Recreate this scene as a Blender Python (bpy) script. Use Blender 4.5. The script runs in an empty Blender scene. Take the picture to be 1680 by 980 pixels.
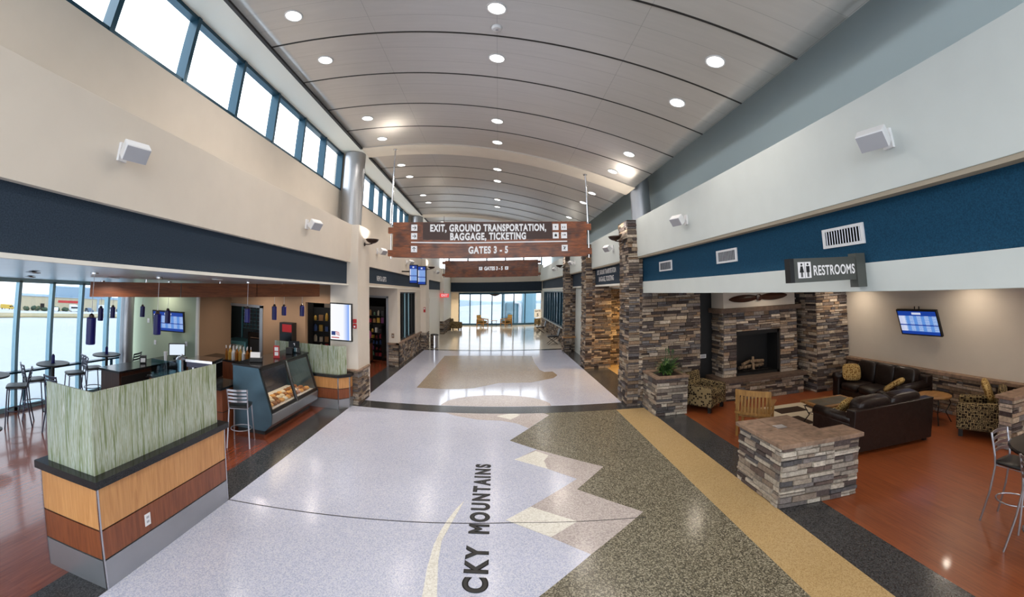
import bpy, math, random
from mathutils import Vector, Matrix, Euler

# ------------------------------------------------------------------ camera, sky, exposure
SC = bpy.context.scene
COL = SC.collection
cam_data = bpy.data.cameras.new('camera')
cam = bpy.data.objects.new('camera', cam_data)
COL.objects.link(cam)
SC.camera = cam
RT = Vector((0.99639399, 0.08443124, 0.00838956))
UP = Vector((0.00530965, -0.16073277, 0.98698368))
FW = Vector((-0.08468073, 0.98338006, 0.16060147))
cam.matrix_world = Matrix(((RT.x, UP.x, -FW.x, 0.0), (RT.y, UP.y, -FW.y, 0.0), (RT.z, UP.z, -FW.z, 3.0), (0, 0, 0, 1)))
cam_data.type = 'PANO'
cam_data.panorama_type = 'FISHEYE_LENS_POLYNOMIAL'
cam_data.sensor_width = 36.0
cam_data.sensor_fit = 'HORIZONTAL'
cam_data.fisheye_fov = math.radians(200)
q = 0.0466666667
cam_data.fisheye_polynomial_k0 = 0.0
cam_data.fisheye_polynomial_k1 = -1.3622 * q
cam_data.fisheye_polynomial_k2 = -0.7956 * q ** 2
cam_data.fisheye_polynomial_k3 = 1.5240 * q ** 3
cam_data.fisheye_polynomial_k4 = -0.6201 * q ** 4
cam_data.shift_x = 0.05237
cam_data.shift_y = -0.12640
cam_data.clip_start = 0.05
cam_data.clip_end = 2000

SC.view_settings.view_transform = 'Standard'
SC.view_settings.look = 'None'
SC.view_settings.gamma = 1.0
SC.view_settings.use_curve_mapping = False
SC.view_settings.exposure = 0.0
SC.cycles.use_denoising = True
SC.cycles.max_bounces = 8
SC.cycles.diffuse_bounces = 5
SC.cycles.glossy_bounces = 4
SC.cycles.transmission_bounces = 6
SC.cycles.transparent_max_bounces = 16
SC.cycles.caustics_reflective = False
SC.cycles.caustics_refractive = False
SC.cycles.sample_clamp_indirect = 6.0

world = bpy.data.worlds.new('sky')
SC.world = world
world.use_nodes = True
wn, wl = world.node_tree.nodes, world.node_tree.links
wn.clear()
w_out = wn.new('ShaderNodeOutputWorld')
w_bg = wn.new('ShaderNodeBackground')
w_tc = wn.new('ShaderNodeTexCoord')
w_sep = wn.new('ShaderNodeSeparateXYZ')
w_rmp = wn.new('ShaderNodeValToRGB')
w_rmp.color_ramp.elements[0].position = 0.0
w_rmp.color_ramp.elements[0].color = (0.92, 0.95, 1.0, 1)
w_rmp.color_ramp.elements[1].position = 0.6
w_rmp.color_ramp.elements[1].color = (0.80, 0.91, 1.0, 1)
wl.new(w_tc.outputs['Generated'], w_sep.inputs[0])
wl.new(w_sep.outputs['Z'], w_rmp.inputs[0])
wl.new(w_rmp.outputs[0], w_bg.inputs[0])
w_bg.inputs[1].default_value = 4.2
wl.new(w_bg.outputs[0], w_out.inputs[0])

# ------------------------------------------------------------------ materials
def lin(r, g, b):
    return tuple(((c / 255.0) / 12.92 if c / 255.0 <= 0.04045 else ((c / 255.0 + 0.055) / 1.055) ** 2.4) for c in (r, g, b))

class NT:
    def __init__(self, name):
        self.m = bpy.data.materials.new(name)
        self.m.use_nodes = True
        self.n, self.l = self.m.node_tree.nodes, self.m.node_tree.links
        self.b = self.n['Principled BSDF']
    def new(self, t, **kw):
        x = self.n.new(t)
        for k, v in kw.items():
            if hasattr(x, k):
                setattr(x, k, v)
            else:
                x.inputs[k].default_value = v
        return x
    def link(self, a, b):
        self.l.new(a, b)
    def coords(self, scale=(1, 1, 1), kind='Object'):
        tc = self.new('ShaderNodeTexCoord')
        mp = self.new('ShaderNodeMapping')
        mp.inputs['Scale'].default_value = scale
        self.link(tc.outputs[kind], mp.inputs[0])
        return mp.outputs[0]
    def ramp(self, fac, stops, interp='LINEAR'):
        r = self.new('ShaderNodeValToRGB')
        r.color_ramp.interpolation = interp
        e = r.color_ramp.elements
        while len(e) < len(stops):
            e.new(0.5)
        for i, (p, c) in enumerate(stops):
            e[i].position = p
            e[i].color = (*c, 1)
        self.link(fac, r.inputs[0])
        return r.outputs[0]
    def math(self, op, a, b=None, c=None):
        x = self.new('ShaderNodeMath', operation=op)
        for i, v in enumerate((a, b, c)):
            if v is None:
                continue
            if isinstance(v, (int, float)):
                x.inputs[i].default_value = v
            else:
                self.link(v, x.inputs[i])
        return x.outputs[0]
    def mix(self, fac, a, b, blend='MIX'):
        x = self.new('ShaderNodeMix', data_type='RGBA', blend_type=blend)
        for s, v in ((0, fac), (6, a), (7, b)):
            if isinstance(v, (int, float)):
                x.inputs[s].default_value = v
            elif isinstance(v, tuple):
                x.inputs[s].default_value = (*v, 1)
            else:
                self.link(v, x.inputs[s])
        return x.outputs[2]
    def bump(self, h, strength=0.3, dist=0.01):
        b = self.new('ShaderNodeBump')
        b.inputs['Strength'].default_value = strength
        b.inputs['Distance'].default_value = dist
        self.link(h, b.inputs['Height'])
        self.link(b.outputs[0], self.b.inputs['Normal'])
    def set(self, rough=0.5, metal=0.0, spec=0.5, coat=0.0):
        self.b.inputs['Roughness'].default_value = rough
        self.b.inputs['Metallic'].default_value = metal
        self.b.inputs['Specular IOR Level'].default_value = spec
        self.b.inputs['Coat Weight'].default_value = coat
        self.b.inputs['Coat Roughness'].default_value = 0.08
    def col(self, c):
        if isinstance(c, tuple):
            self.b.inputs['Base Color'].default_value = (*c, 1)
        else:
            self.link(c, self.b.inputs['Base Color'])

def plain(name, rgb, rough=0.5, metal=0.0, spec=0.5, coat=0.0, noise=0.0, scale=40.0):
    t = NT(name)
    c = lin(*rgb)
    if noise > 0:
        nz = t.new('ShaderNodeTexNoise', Scale=scale, Detail=3.0)
        t.link(t.coords(), nz.inputs['Vector'])
        lo = tuple(x * (1 - noise) for x in c)
        hi = tuple(min(1, x * (1 + noise)) for x in c)
        t.col(t.ramp(nz.outputs[0], [(0.3, lo), (0.7, hi)]))
    else:
        t.col(c)
    t.set(rough, metal, spec, coat)
    return t.m

def emit(name, rgb, strength):
    t = NT(name)
    t.col((0, 0, 0))
    t.b.inputs['Emission Color'].default_value = (*lin(*rgb), 1)
    t.b.inputs['Emission Strength'].default_value = strength
    return t.m

def terrazzo(name, base, specks, rough=0.2, scale=55.0, amount=0.5):
    t = NT(name)
    v = t.new('ShaderNodeTexVoronoi', Scale=scale)
    co = t.coords()
    t.link(co, v.inputs['Vector'])
    sp = t.new('ShaderNodeSeparateColor')
    t.link(v.outputs['Color'], sp.inputs[0])
    n = len(specks)
    stops = [(0.0, lin(*base))]
    for i, s in enumerate(specks):
        stops.append((1 - amount + amount * i / n, lin(*s)))
    c = t.ramp(sp.outputs[0], stops, 'CONSTANT')
    nz = t.new('ShaderNodeTexNoise', Scale=0.7, Detail=4.0)
    t.link(co, nz.inputs['Vector'])
    m = t.ramp(nz.outputs[0], [(0.3, (0.9, 0.9, 0.9)), (0.7, (1.0, 1.0, 1.0))])
    t.col(t.mix(1.0, c, m, 'MULTIPLY'))
    t.set(rough if rough < 0.115 else max(rough, 0.19), 0.0, 0.45)
    return t.m

def planks(name, c1, c2, rough=0.28, width=0.12, length=1.1, axis='Y', grain=15.0, coat=0.15):
    t = NT(name)
    co = t.coords()
    if axis == 'Y':
        mp = t.new('ShaderNodeMapping')
        mp.inputs['Rotation'].default_value = (0, 0, math.pi / 2)
        t.link(co, mp.inputs[0])
        co = mp.outputs[0]
    b = t.new('ShaderNodeTexBrick')
    b.inputs['Scale'].default_value = 1.0
    b.inputs['Brick Width'].default_value = length
    b.inputs['Row Height'].default_value = width
    b.inputs['Mortar Size'].default_value = 0.0012
    b.inputs['Color1'].default_value = (0.35, 0.35, 0.35, 1)
    b.inputs['Color2'].default_value = (0.65, 0.65, 0.65, 1)
    b.inputs['Mortar'].default_value = (0.05, 0.05, 0.05, 1)
    t.link(co, b.inputs['Vector'])
    mp2 = t.new('ShaderNodeMapping')
    mp2.inputs['Scale'].default_value = (1.2, grain, 1)
    t.link(co, mp2.inputs[0])
    nz = t.new('ShaderNodeTexNoise', Scale=2.0, Detail=6.0, Roughness=0.65)
    t.link(mp2.outputs[0], nz.inputs['Vector'])
    f = t.mix(0.72, b.outputs[0], nz.outputs[0])
    bw = t.new('ShaderNodeRGBToBW')
    t.link(f, bw.inputs[0])
    t.col(t.ramp(bw.outputs[0], [(0.28, lin(*c1)), (0.72, lin(*c2))]))
    t.set(rough, 0, 0.5, coat)
    return t.m

def wood(name, c1, c2, rough=0.4, scale=(3, 3, 40), coat=0.0, knots=False):
    t = NT(name)
    co = t.coords(scale)
    nz = t.new('ShaderNodeTexNoise', Scale=1.0, Detail=6.0, Roughness=0.6, Distortion=0.6)
    t.link(co, nz.inputs['Vector'])
    c = t.ramp(nz.outputs[0], [(0.3, lin(*c1)), (0.7, lin(*c2))])
    if knots:
        v = t.new('ShaderNodeTexNoise', Scale=2.4, Detail=2.0)
        t.link(t.coords(), v.inputs['Vector'])
        k = t.ramp(v.outputs[0], [(0.33, (0.35, 0.3, 0.28)), (0.5, (1, 1, 1))])
        c = t.mix(1.0, c, k, 'MULTIPLY')
    t.col(c)
    t.set(rough, 0, 0.5, coat)
    return t.m

def glass(name, tint=(1, 1, 1), refl=0.10):
    t = NT(name)
    t.n.remove(t.b)
    out = t.n['Material Output']
    tr = t.new('ShaderNodeBsdfTransparent')
    tr.inputs[0].default_value = (*tint, 1)
    gl = t.new('ShaderNodeBsdfGlossy')
    gl.inputs['Roughness'].default_value = 0.01
    lw = t.new('ShaderNodeLayerWeight')
    lw.inputs[0].default_value = 0.5
    f = t.math('MULTIPLY_ADD', t.math('POWER', lw.outputs['Facing'], 4.0), 0.45, refl * 0.2)
    mx = t.new('ShaderNodeMixShader')
    t.link(f, mx.inputs[0])
    t.link(tr.outputs[0], mx.inputs[1])
    t.link(gl.outputs[0], mx.inputs[2])
    t.link(mx.outputs[0], out.inputs['Surface'])
    return t.m

def stone_mat(name):
    t = NT(name)
    a = t.new('ShaderNodeAttribute', attribute_name='Col')
    co = t.coords()
    nz = t.new('ShaderNodeTexNoise', Scale=22.0, Detail=6.0, Roughness=0.7)
    t.link(co, nz.inputs['Vector'])
    m = t.ramp(nz.outputs[0], [(0.25, (0.5, 0.48, 0.48)), (0.75, (1.42, 1.4, 1.36))])
    t.col(t.mix(1.0, a.outputs['Color'], m, 'MULTIPLY'))
    t.bump(nz.outputs[0], 0.6, 0.02)
    t.set(0.82, 0, 0.25)
    return t.m

def reeds(name):
    t = NT(name)
    co = t.coords((34, 34, 1.6))
    nz = t.new('ShaderNodeTexNoise', Scale=1.0, Detail=4.0, Roughness=0.65, Distortion=0.35)
    t.link(co, nz.inputs['Vector'])
    c = t.ramp(nz.outputs[0], [(0.28, lin(98, 112, 74)), (0.42, lin(138, 150, 112)), (0.50, lin(190, 198, 188)), (0.58, lin(150, 158, 124)), (0.70, lin(214, 218, 214))])
    t.col(c)
    t.set(0.18, 0, 0.5)
    tr = t.new('ShaderNodeBsdfTransparent')
    tr.inputs[0].default_value = (0.9, 0.97, 0.9, 1)
    mx = t.new('ShaderNodeMixShader')
    mx.inputs[0].default_value = 0.85
    t.link(tr.outputs[0], mx.inputs[1])
    t.link(t.b.outputs[0], mx.inputs[2])
    t.link(mx.outputs[0], t.n['Material Output'].inputs['Surface'])
    return t.m

def weave(name, rgb, var=0.25):
    t = NT(name)
    co = t.coords((90, 90, 90))
    nz = t.new('ShaderNodeTexNoise', Scale=1.0, Detail=2.0)
    t.link(co, nz.inputs['Vector'])
    c = lin(*rgb)
    t.col(t.ramp(nz.outputs[0], [(0.3, tuple(x * (1 - var) for x in c)), (0.7, tuple(x * (1 + var) for x in c))]))
    t.set(0.85, 0, 0.2)
    return t.m

def brushed(name, rgb, rough=0.35, metal=0.9, scale=(2, 2, 120), var=0.12):
    t = NT(name)
    nz = t.new('ShaderNodeTexNoise', Scale=1.0, Detail=3.0)
    t.link(t.coords(scale), nz.inputs['Vector'])
    c = lin(*rgb)
    t.col(t.ramp(nz.outputs[0], [(0.3, tuple(x * (1 - var) for x in c)), (0.7, tuple(min(1, x * (1 + var)) for x in c))]))
    t.set(rough, metal, 0.5)
    return t.m

def ceiling_metal(name, rgb, rough=0.34, metal=0.45):
    # long metal planks: thin seams every third of a bay across, a few joints along the hall
    t = NT(name)
    tc = t.new('ShaderNodeTexCoord')
    sp = t.new('ShaderNodeSeparateXYZ')
    t.link(tc.outputs['Object'], sp.inputs[0])
    y = t.math('SUBTRACT', sp.outputs['Y'], 3.71)
    fy = t.math('FRACT', t.math('MULTIPLY', y, 1 / 0.4233))
    s1 = t.math('LESS_THAN', fy, 0.018)
    fx = t.math('FRACT', t.math('MULTIPLY', t.math('ADD', sp.outputs['X'], 3.5), 1 / 1.8))
    s2 = t.math('LESS_THAN', fx, 0.0045)
    s = t.math('MAXIMUM', s1, s2)
    nz = t.new('ShaderNodeTexNoise', Scale=1.0, Detail=3.0)
    t.link(t.coords((1.5, 14, 1.5)), nz.inputs['Vector'])
    c = lin(*rgb)
    base = t.ramp(nz.outputs[0], [(0.3, tuple(x * 0.97 for x in c)), (0.7, tuple(min(1, x * 1.03) for x in c))])
    t.col(t.mix(t.math('MULTIPLY', s, 0.3), base, lin(60, 58, 56)))
    t.set(rough, metal, 0.5)
    return t.m

def squares_fabric(name, base, dark, mid, scale=11.0):
    # upholstery printed with dark open squares on a beige ground
    t = NT(name)
    tc = t.new('ShaderNodeTexCoord')
    mp = t.new('ShaderNodeMapping')
    mp.inputs['Scale'].default_value = (scale, scale, scale)
    t.link(tc.outputs['Object'], mp.inputs[0])
    v = t.new('ShaderNodeTexVoronoi', distance='CHEBYCHEV', Scale=1.0)
    v.inputs['Randomness'].default_value = 0.35
    t.link(mp.outputs[0], v.inputs['Vector'])
    c = t.ramp(v.outputs['Distance'], [(0.0, lin(*mid)), (0.15, lin(*dark)), (0.40, lin(*base))], 'CONSTANT')
    t.col(c)
    t.set(0.9, 0, 0.15)
    return t.m

def leather(name, rgb):
    t = NT(name)
    nz = t.new('ShaderNodeTexNoise', Scale=9.0, Detail=5.0)
    t.link(t.coords(), nz.inputs['Vector'])
    c = lin(*rgb)
    t.col(t.ramp(nz.outputs[0], [(0.3, tuple(x * 0.8 for x in c)), (0.7, tuple(x * 1.4 for x in c))]))
    t.bump(nz.outputs[0], 0.35, 0.03)
    t.set(0.38, 0, 0.4)
    return t.m

M = {}
M['wall_beige'] = plain('beige_paint', (212, 203, 191), 0.7, noise=0.02, scale=3)
M['wall_grey'] = plain('pale_grey_paint', (200, 206, 204), 0.7, noise=0.02, scale=3)
M['wall_blue'] = plain('pale_blue_paint', (190, 206, 210), 0.7)
M['wall_taupe'] = plain('taupe_paint', (198, 188, 174), 0.75, noise=0.02, scale=3)
M['wall_green'] = plain('sage_paint', (160, 172, 148), 0.75)
M['wall_brown'] = plain('tan_paint', (156, 124, 96), 0.75)
M['white'] = plain('white_paint', (226, 224, 216), 0.6)
M['trim_tan'] = plain('tan_trim', (168, 156, 138), 0.7)
M['navy_left'] = weave('charcoal_navy_weave', (48, 60, 74))
M['navy_right'] = weave('deep_blue_weave', (22, 64, 90))
M['ceil'] = ceiling_metal('ceiling_metal', (188, 183, 179))
M['ceil_low'] = ceiling_metal('low_ceiling_metal', (198, 212, 222), 0.3, 0.5)
M['rib'] = plain('black_reveal', (34, 32, 32), 0.6)
M['dark_frame'] = plain('dark_teal_anodised', (34, 70, 88), 0.35, 0.4)
M['pale_frame'] = plain('pale_anodised', (150, 190, 205), 0.35, 0.5)
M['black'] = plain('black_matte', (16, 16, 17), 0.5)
M['black_gloss'] = plain('black_gloss', (12, 12, 14), 0.12)
M['granite'] = terrazzo('black_granite', (22, 22, 23), [(45, 45, 46), (12, 12, 12)], 0.12, 180.0, 0.4)
M['lav'] = terrazzo('lavender_terrazzo', (184, 188, 209), [(196, 199, 216), (172, 177, 200), (204, 206, 216)], 0.2, 95.0, 0.7)
M['cream'] = terrazzo('cream_terrazzo', (206, 198, 184), [(218, 210, 196), (190, 182, 168)], 0.10, 60.0, 0.6)
M['olive'] = terrazzo('olive_terrazzo', (98, 93, 78), [(124, 118, 100), (74, 70, 60), (154, 147, 128)], 0.2, 80.0, 0.7)
M['mauve'] = terrazzo('mauve_terrazzo', (184, 174, 170), [(196, 186, 182), (168, 158, 156)], 0.13, 62.0, 0.6)
M['snow'] = terrazzo('white_terrazzo', (224, 221, 212), [(232, 230, 222), (212, 208, 198)], 0.13, 62.0, 0.5)
M['tan'] = terrazzo('tan_terrazzo', (182, 154, 108), [(190, 163, 118), (168, 140, 96)], 0.2, 95.0, 0.6)
M['brown_t'] = terrazzo('brown_terrazzo', (146, 130, 110), [(158, 142, 120), (128, 112, 94)], 0.12, 62.0, 0.6)
M['dark_t'] = terrazzo('charcoal_terrazzo', (60, 60, 61), [(74, 74, 75), (46, 46, 47)], 0.2, 90.0, 0.6)
M['wood_floor'] = planks('cherry_planks', (106, 50, 23), (160, 86, 45), 0.36)
M['wood_floor_cafe'] = planks('cherry_planks_cafe', (92, 42, 26), (144, 76, 48), 0.22, coat=0.6)
M['stone'] = stone_mat('ledgestone')
M['mortar'] = plain('mortar', (58, 50, 44), 0.9)
M['mantel_stone'] = plain('brown_slab', (92, 74, 62), 0.7, noise=0.25, scale=9)
M['cap_stone'] = plain('cap_stone', (132, 108, 90), 0.75, noise=0.35, scale=9)
M['oak'] = wood('light_veneer', (176, 120, 68), (206, 152, 96), 0.38, (30, 30, 2.2), 0.1)
M['mahog'] = wood('dark_veneer', (104, 54, 30), (138, 78, 46), 0.36, (30, 30, 2.2), 0.1)
M['steel'] = brushed('brushed_steel', (172, 174, 178), 0.38, 0.85, (3, 3, 3), 0.04)
M['steel_reflecting'] = brushed('teal_reflection_steel', (84, 108, 120), 0.3, 0.8, (3, 3, 3), 0.1)  # steel with the teal of a reflection put into its colour
M['chrome'] = plain('chrome', (205, 205, 208), 0.15, 1.0)
M['reeds'] = reeds('reed_resin')
M['sign_wood'] = wood('stained_sign_wood', (70, 34, 13), (140, 74, 30), 0.4, (5, 5, 26), 0.15, True)
M['beam_wood'] = wood('stained_beam', (84, 42, 20), (128, 72, 38), 0.42, (3, 3, 30))
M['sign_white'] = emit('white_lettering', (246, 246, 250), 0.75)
M['sign_dark'] = plain('sign_charcoal', (74, 76, 72), 0.5)
M['sign_panel'] = plain('sign_maroon', (52, 30, 24), 0.5)
M['white_plastic'] = plain('white_plastic', (222, 222, 224), 0.45)
M['grey_plastic'] = plain('grey_mesh', (168, 168, 174), 0.6)
M['bronze'] = plain('dark_bronze', (52, 34, 26), 0.4, 0.5)
M['leather'] = leather('espresso_leather', (27, 17, 14))
M['fab'] = squares_fabric('squares_fabric', (136, 118, 84), (36, 28, 22), (160, 142, 100), 20.0)
M['pillow'] = squares_fabric('pillow_fabric', (190, 162, 104), (120, 88, 46), (206, 182, 128), 22.0)
M['chair_wood'] = wood('golden_oak', (126, 90, 44), (170, 128, 70), 0.4, (20, 20, 3))
M['table_wood'] = wood('slate_and_wood', (120, 82, 44), (176, 132, 78), 0.35, (4, 18, 4))
M['iron'] = plain('wrought_iron', (26, 22, 20), 0.5, 0.4)
M['stool_metal'] = plain('satin_steel', (168, 168, 174), 0.3, 0.9)
M['stool_dark'] = plain('gunmetal', (70, 70, 84), 0.35, 0.8)
M['vinyl'] = plain('black_vinyl', (20, 20, 22), 0.4)
M['glass'] = glass('clear_glass')
M['glass_dimmed'] = glass('dimmed_glass', (0.68, 0.70, 0.72), 0.2)  # tint added to hold down the bright view outside
M['glass_tint'] = glass('tinted_glass', (0.45, 0.62, 0.68), 0.2)
M['glass_dark'] = glass('dark_glass', (0.14, 0.18, 0.2), 0.2)
M['lamp'] = emit('lamp_lens', (255, 252, 246), 5.0)
M['warm_glow'] = emit('warm_lens', (255, 226, 180), 4.0)
M['cobalt'] = plain('cobalt_glass', (12, 14, 92), 0.3, 0.0, 0.35, 0.0)
M['red'] = plain('red_plastic', (170, 24, 28), 0.45)
M['leaf'] = plain('leaf_green', (46, 78, 34), 0.5, noise=0.4, scale=14)
M['leaf_light'] = plain('leaf_light', (92, 122, 52), 0.5)
M['soil'] = plain('soil', (44, 34, 28), 0.9)

# ------------------------------------------------------------------ mesh helpers
class MB:
    def __init__(s):
        s.v, s.f, s.m, s.c = [], [], [], []
    def add(s, vs, fs, m=0, c=None):
        b = len(s.v)
        s.v += [tuple(p) for p in vs]
        for f in fs:
            s.f.append([b + i for i in f])
            s.m.append(m)
            s.c.append(c)
        return s
    def box(s, x0, x1, y0, y1, z0, z1, m=0, c=None):
        if x0 > x1: x0, x1 = x1, x0
        if y0 > y1: y0, y1 = y1, y0
        if z0 > z1: z0, z1 = z1, z0
        return s.add([(x0, y0, z0), (x1, y0, z0), (x1, y1, z0), (x0, y1, z0), (x0, y0, z1), (x1, y0, z1), (x1, y1, z1), (x0, y1, z1)],
              [(0, 3, 2, 1), (4, 5, 6, 7), (0, 1, 5, 4), (1, 2, 6, 5), (2, 3, 7, 6), (3, 0, 4, 7)], m, c)
    def obox(s, cen, size, rot=(0, 0, 0), m=0, c=None):
        R = Euler(rot).to_matrix()
        hx, hy, hz = size[0] / 2, size[1] / 2, size[2] / 2
        vs = [Vector(cen) + R @ Vector(p) for p in ((-hx, -hy, -hz), (hx, -hy, -hz), (hx, hy, -hz), (-hx, hy, -hz), (-hx, -hy, hz), (hx, -hy, hz), (hx, hy, hz), (-hx, hy, hz))]
        return s.add(vs, [(0, 3, 2, 1), (4, 5, 6, 7), (0, 1, 5, 4), (1, 2, 6, 5), (2, 3, 7, 6), (3, 0, 4, 7)], m, c)
    def hexa(s, b4, t4, m=0, c=None):
        return s.add(list(b4) + list(t4), [(0, 3, 2, 1), (4, 5, 6, 7), (0, 1, 5, 4), (1, 2, 6, 5), (2, 3, 7, 6), (3, 0, 4, 7)], m, c)
    def tube(s, pts, r, n=8, m=0, closed=False, cap=True):
        pts = [Vector(p) for p in pts]
        k = len(pts)
        rs = r if isinstance(r, (list, tuple)) else [r] * k
        vs = []
        prev = None
        for i, p in enumerate(pts):
            if closed:
                d = pts[(i + 1) % k] - pts[i - 1]
            else:
                d = pts[min(i + 1, k - 1)] - pts[max(i - 1, 0)]
            d.normalize()
            if prev is None:
                a = Vector((0, 0, 1)) if abs(d.z) < 0.9 else Vector((1, 0, 0))
                u = d.cross(a).normalized()
            else:
                u = (prev - d * prev.dot(d)).normalized()
            prev = u
            w = d.cross(u)
            for j in range(n):
                t = 2 * math.pi * j / n
                vs.append(p + (u * math.cos(t) + w * math.sin(t)) * rs[i])
        fs = []
        for i in range(k if closed else k - 1):
            a, b = i * n, ((i + 1) % k) * n
            for j in range(n):
                j2 = (j + 1) % n
                fs.append((a + j, a + j2, b + j2, b + j))
        if cap and not closed:
            fs.append(tuple(range(n - 1, -1, -1)))
            fs.append(tuple((k - 1) * n + j for j in range(n)))
        return s.add(vs, fs, m)
    def cyl(s, p0, p1, r, n=16, m=0):
        return s.tube([p0, p1], r, n, m)
    def lathe(s, prof, cen=(0, 0, 0), n=20, m=0):
        vs, fs = [], []
        for (r, z) in prof:
            for j in range(n):
                t = 2 * math.pi * j / n
                vs.append((cen[0] + r * math.cos(t), cen[1] + r * math.sin(t), cen[2] + z))
        for i in range(len(prof) - 1):
            for j in range(n):
                j2 = (j + 1) % n
                fs.append((i * n + j, i * n + j2, (i + 1) * n + j2, (i + 1) * n + j))
        fs.append(tuple(range(n - 1, -1, -1)))
        fs.append(tuple((len(prof) - 1) * n + j for j in range(n)))
        return s.add(vs, fs, m)
    def prism(s, poly, a0, a1, axis='Z', m=0):
        # poly in the plane across the axis: Z -> (x,y), Y -> (x,z), X -> (y,z)
        def P(p, a):
            return {'Z': (p[0], p[1], a), 'Y': (p[0], a, p[1]), 'X': (a, p[0], p[1])}[axis]
        n = len(poly)
        vs = [P(p, a0) for p in poly] + [P(p, a1) for p in poly]
        fs = [tuple(range(n - 1, -1, -1)), tuple(range(n, 2 * n))]
        for i in range(n):
            j = (i + 1) % n
            fs.append((i, j, n + j, n + i))
        return s.add(vs, fs, m)
    def puff(s, cen, size, e=0.35, n=10, m=0, rot=(0, 0, 0), sag=0.0):
        # a cushion: superellipsoid
        R = Euler(rot).to_matrix()
        def pw(x, p):
            return math.copysign(abs(x) ** p, x)
        vs, fs = [], []
        nu, nv = n * 2, n
        for i in range(nv + 1):
            b = -math.pi / 2 + math.pi * i / nv
            for j in range(nu):
                a = 2 * math.pi * j / nu
                p = Vector((size[0] / 2 * pw(math.cos(b), e) * pw(math.cos(a), e), size[1] / 2 * pw(math.cos(b), e) * pw(math.sin(a), e), size[2] / 2 * pw(math.sin(b), e * 1.6)))
                vs.append(Vector(cen) + R @ p)
        for i in range(nv):
            for j in range(nu):
                j2 = (j + 1) % nu
                fs.append((i * nu + j, i * nu + j2, (i + 1) * nu + j2, (i + 1) * nu + j))
        return s.add(vs, fs, m)
    def build(s, name, mats, parent=None, smooth=False, bevel=0.0, kind=None, loc=None):
        me = bpy.data.meshes.new(name)
        me.from_pydata([tuple(v) for v in s.v], [], s.f)
        if not isinstance(mats, (list, tuple)):
            mats = [mats]
        for m in mats:
            me.materials.append(M[m] if isinstance(m, str) else m)
        for p, mi in zip(me.polygons, s.m):
            p.material_index = mi
            p.use_smooth = smooth
        if any(c is not None for c in s.c):
            at = me.color_attributes.new('Col', 'FLOAT_COLOR', 'CORNER')
            for p, c in zip(me.polygons, s.c):
                c = c or (0.2, 0.18, 0.16)
                for li in p.loop_indices:
                    at.data[li].color = (*c, 1)
        import bmesh
        bm = bmesh.new()
        bm.from_mesh(me)
        bmesh.ops.recalc_face_normals(bm, faces=bm.faces)
        bm.to_mesh(me)
        bm.free()
        o = bpy.data.objects.new(name, me)
        COL.objects.link(o)
        if parent is not None:
            o.parent = parent
        if loc is not None:
            o.location = loc
        if bevel > 0:
            bv = o.modifiers.new('bevel', 'BEVEL')
            bv.width = bevel
            bv.segments = 2
            bv.limit_method = 'ANGLE'
        if kind:
            o['kind'] = kind
        return o

def B(x0, x1, y0, y1, z0, z1, m=0):
    return MB().box(x0, x1, y0, y1, z0, z1, m)

def struct(name, mb, mats, parent=None, **kw):
    return mb.build(name, mats, parent, kind='structure' if parent is None else None, **kw)

def thing(name, label, cat, loc=(0, 0, 0), rz=0.0, group=None):
    o = bpy.data.objects.new(name, None)
    o.empty_display_size = 0.1
    COL.objects.link(o)
    o.location = loc
    o.rotation_euler = (0, 0, rz)
    return tag(o, label, cat, group)

def tag(o, label, cat, group=None):
    o['label'] = label
    o['category'] = cat
    if group:
        o['group'] = group
    return o

def dup(root, loc, rz=None, label=None, group=None):
    r = root.copy()
    COL.objects.link(r)
    r.location = loc
    if rz is not None:
        r.rotation_euler = (root.rotation_euler[0], root.rotation_euler[1], rz)
    if label:
        r['label'] = label
    if group:
        r['group'] = group
    for ch in list(root.children):
        c = ch.copy()
        COL.objects.link(c)
        c.parent = r
        for g in list(ch.children):
            d = g.copy()
            COL.objects.link(d)
            d.parent = c
    return r

def text(name, body, mat, parent, loc, rot, height, width=None, depth=0.004, bold=0.02, align='CENTER', spacing=1.0):
    cu = bpy.data.curves.new(name, 'FONT')
    cu.body = body
    cu.size = 1.0
    cu.extrude = 0.0
    cu.bevel_depth = bold
    cu.bevel_resolution = 0
    cu.align_x = align
    cu.space_character = spacing
    tmp = bpy.data.objects.new(name + '_tmp', cu)
    COL.objects.link(tmp)
    dg = bpy.context.evaluated_depsgraph_get()
    me = bpy.data.meshes.new_from_object(tmp.evaluated_get(dg))
    bpy.data.objects.remove(tmp)
    xs = [v.co.x for v in me.vertices]
    ys = [v.co.y for v in me.vertices]
    h = 0.72
    zs = [v.co.z for v in me.vertices]
    zf = (depth / max(1e-6, max(zs) - min(zs)))
    sy = height / h
    sx = (width / (max(xs) - min(xs))) if width else sy
    for v in me.vertices:
        v.co.x *= sx
        v.co.y *= sy
        v.co.z *= zf
    me.materials.clear()
    me.materials.append(M[mat] if isinstance(mat, str) else mat)
    me.name = name
    o = bpy.data.objects.new(name, me)
    COL.objects.link(o)
    o.parent = parent
    o.location = loc
    o.rotation_euler = rot
    return o

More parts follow.
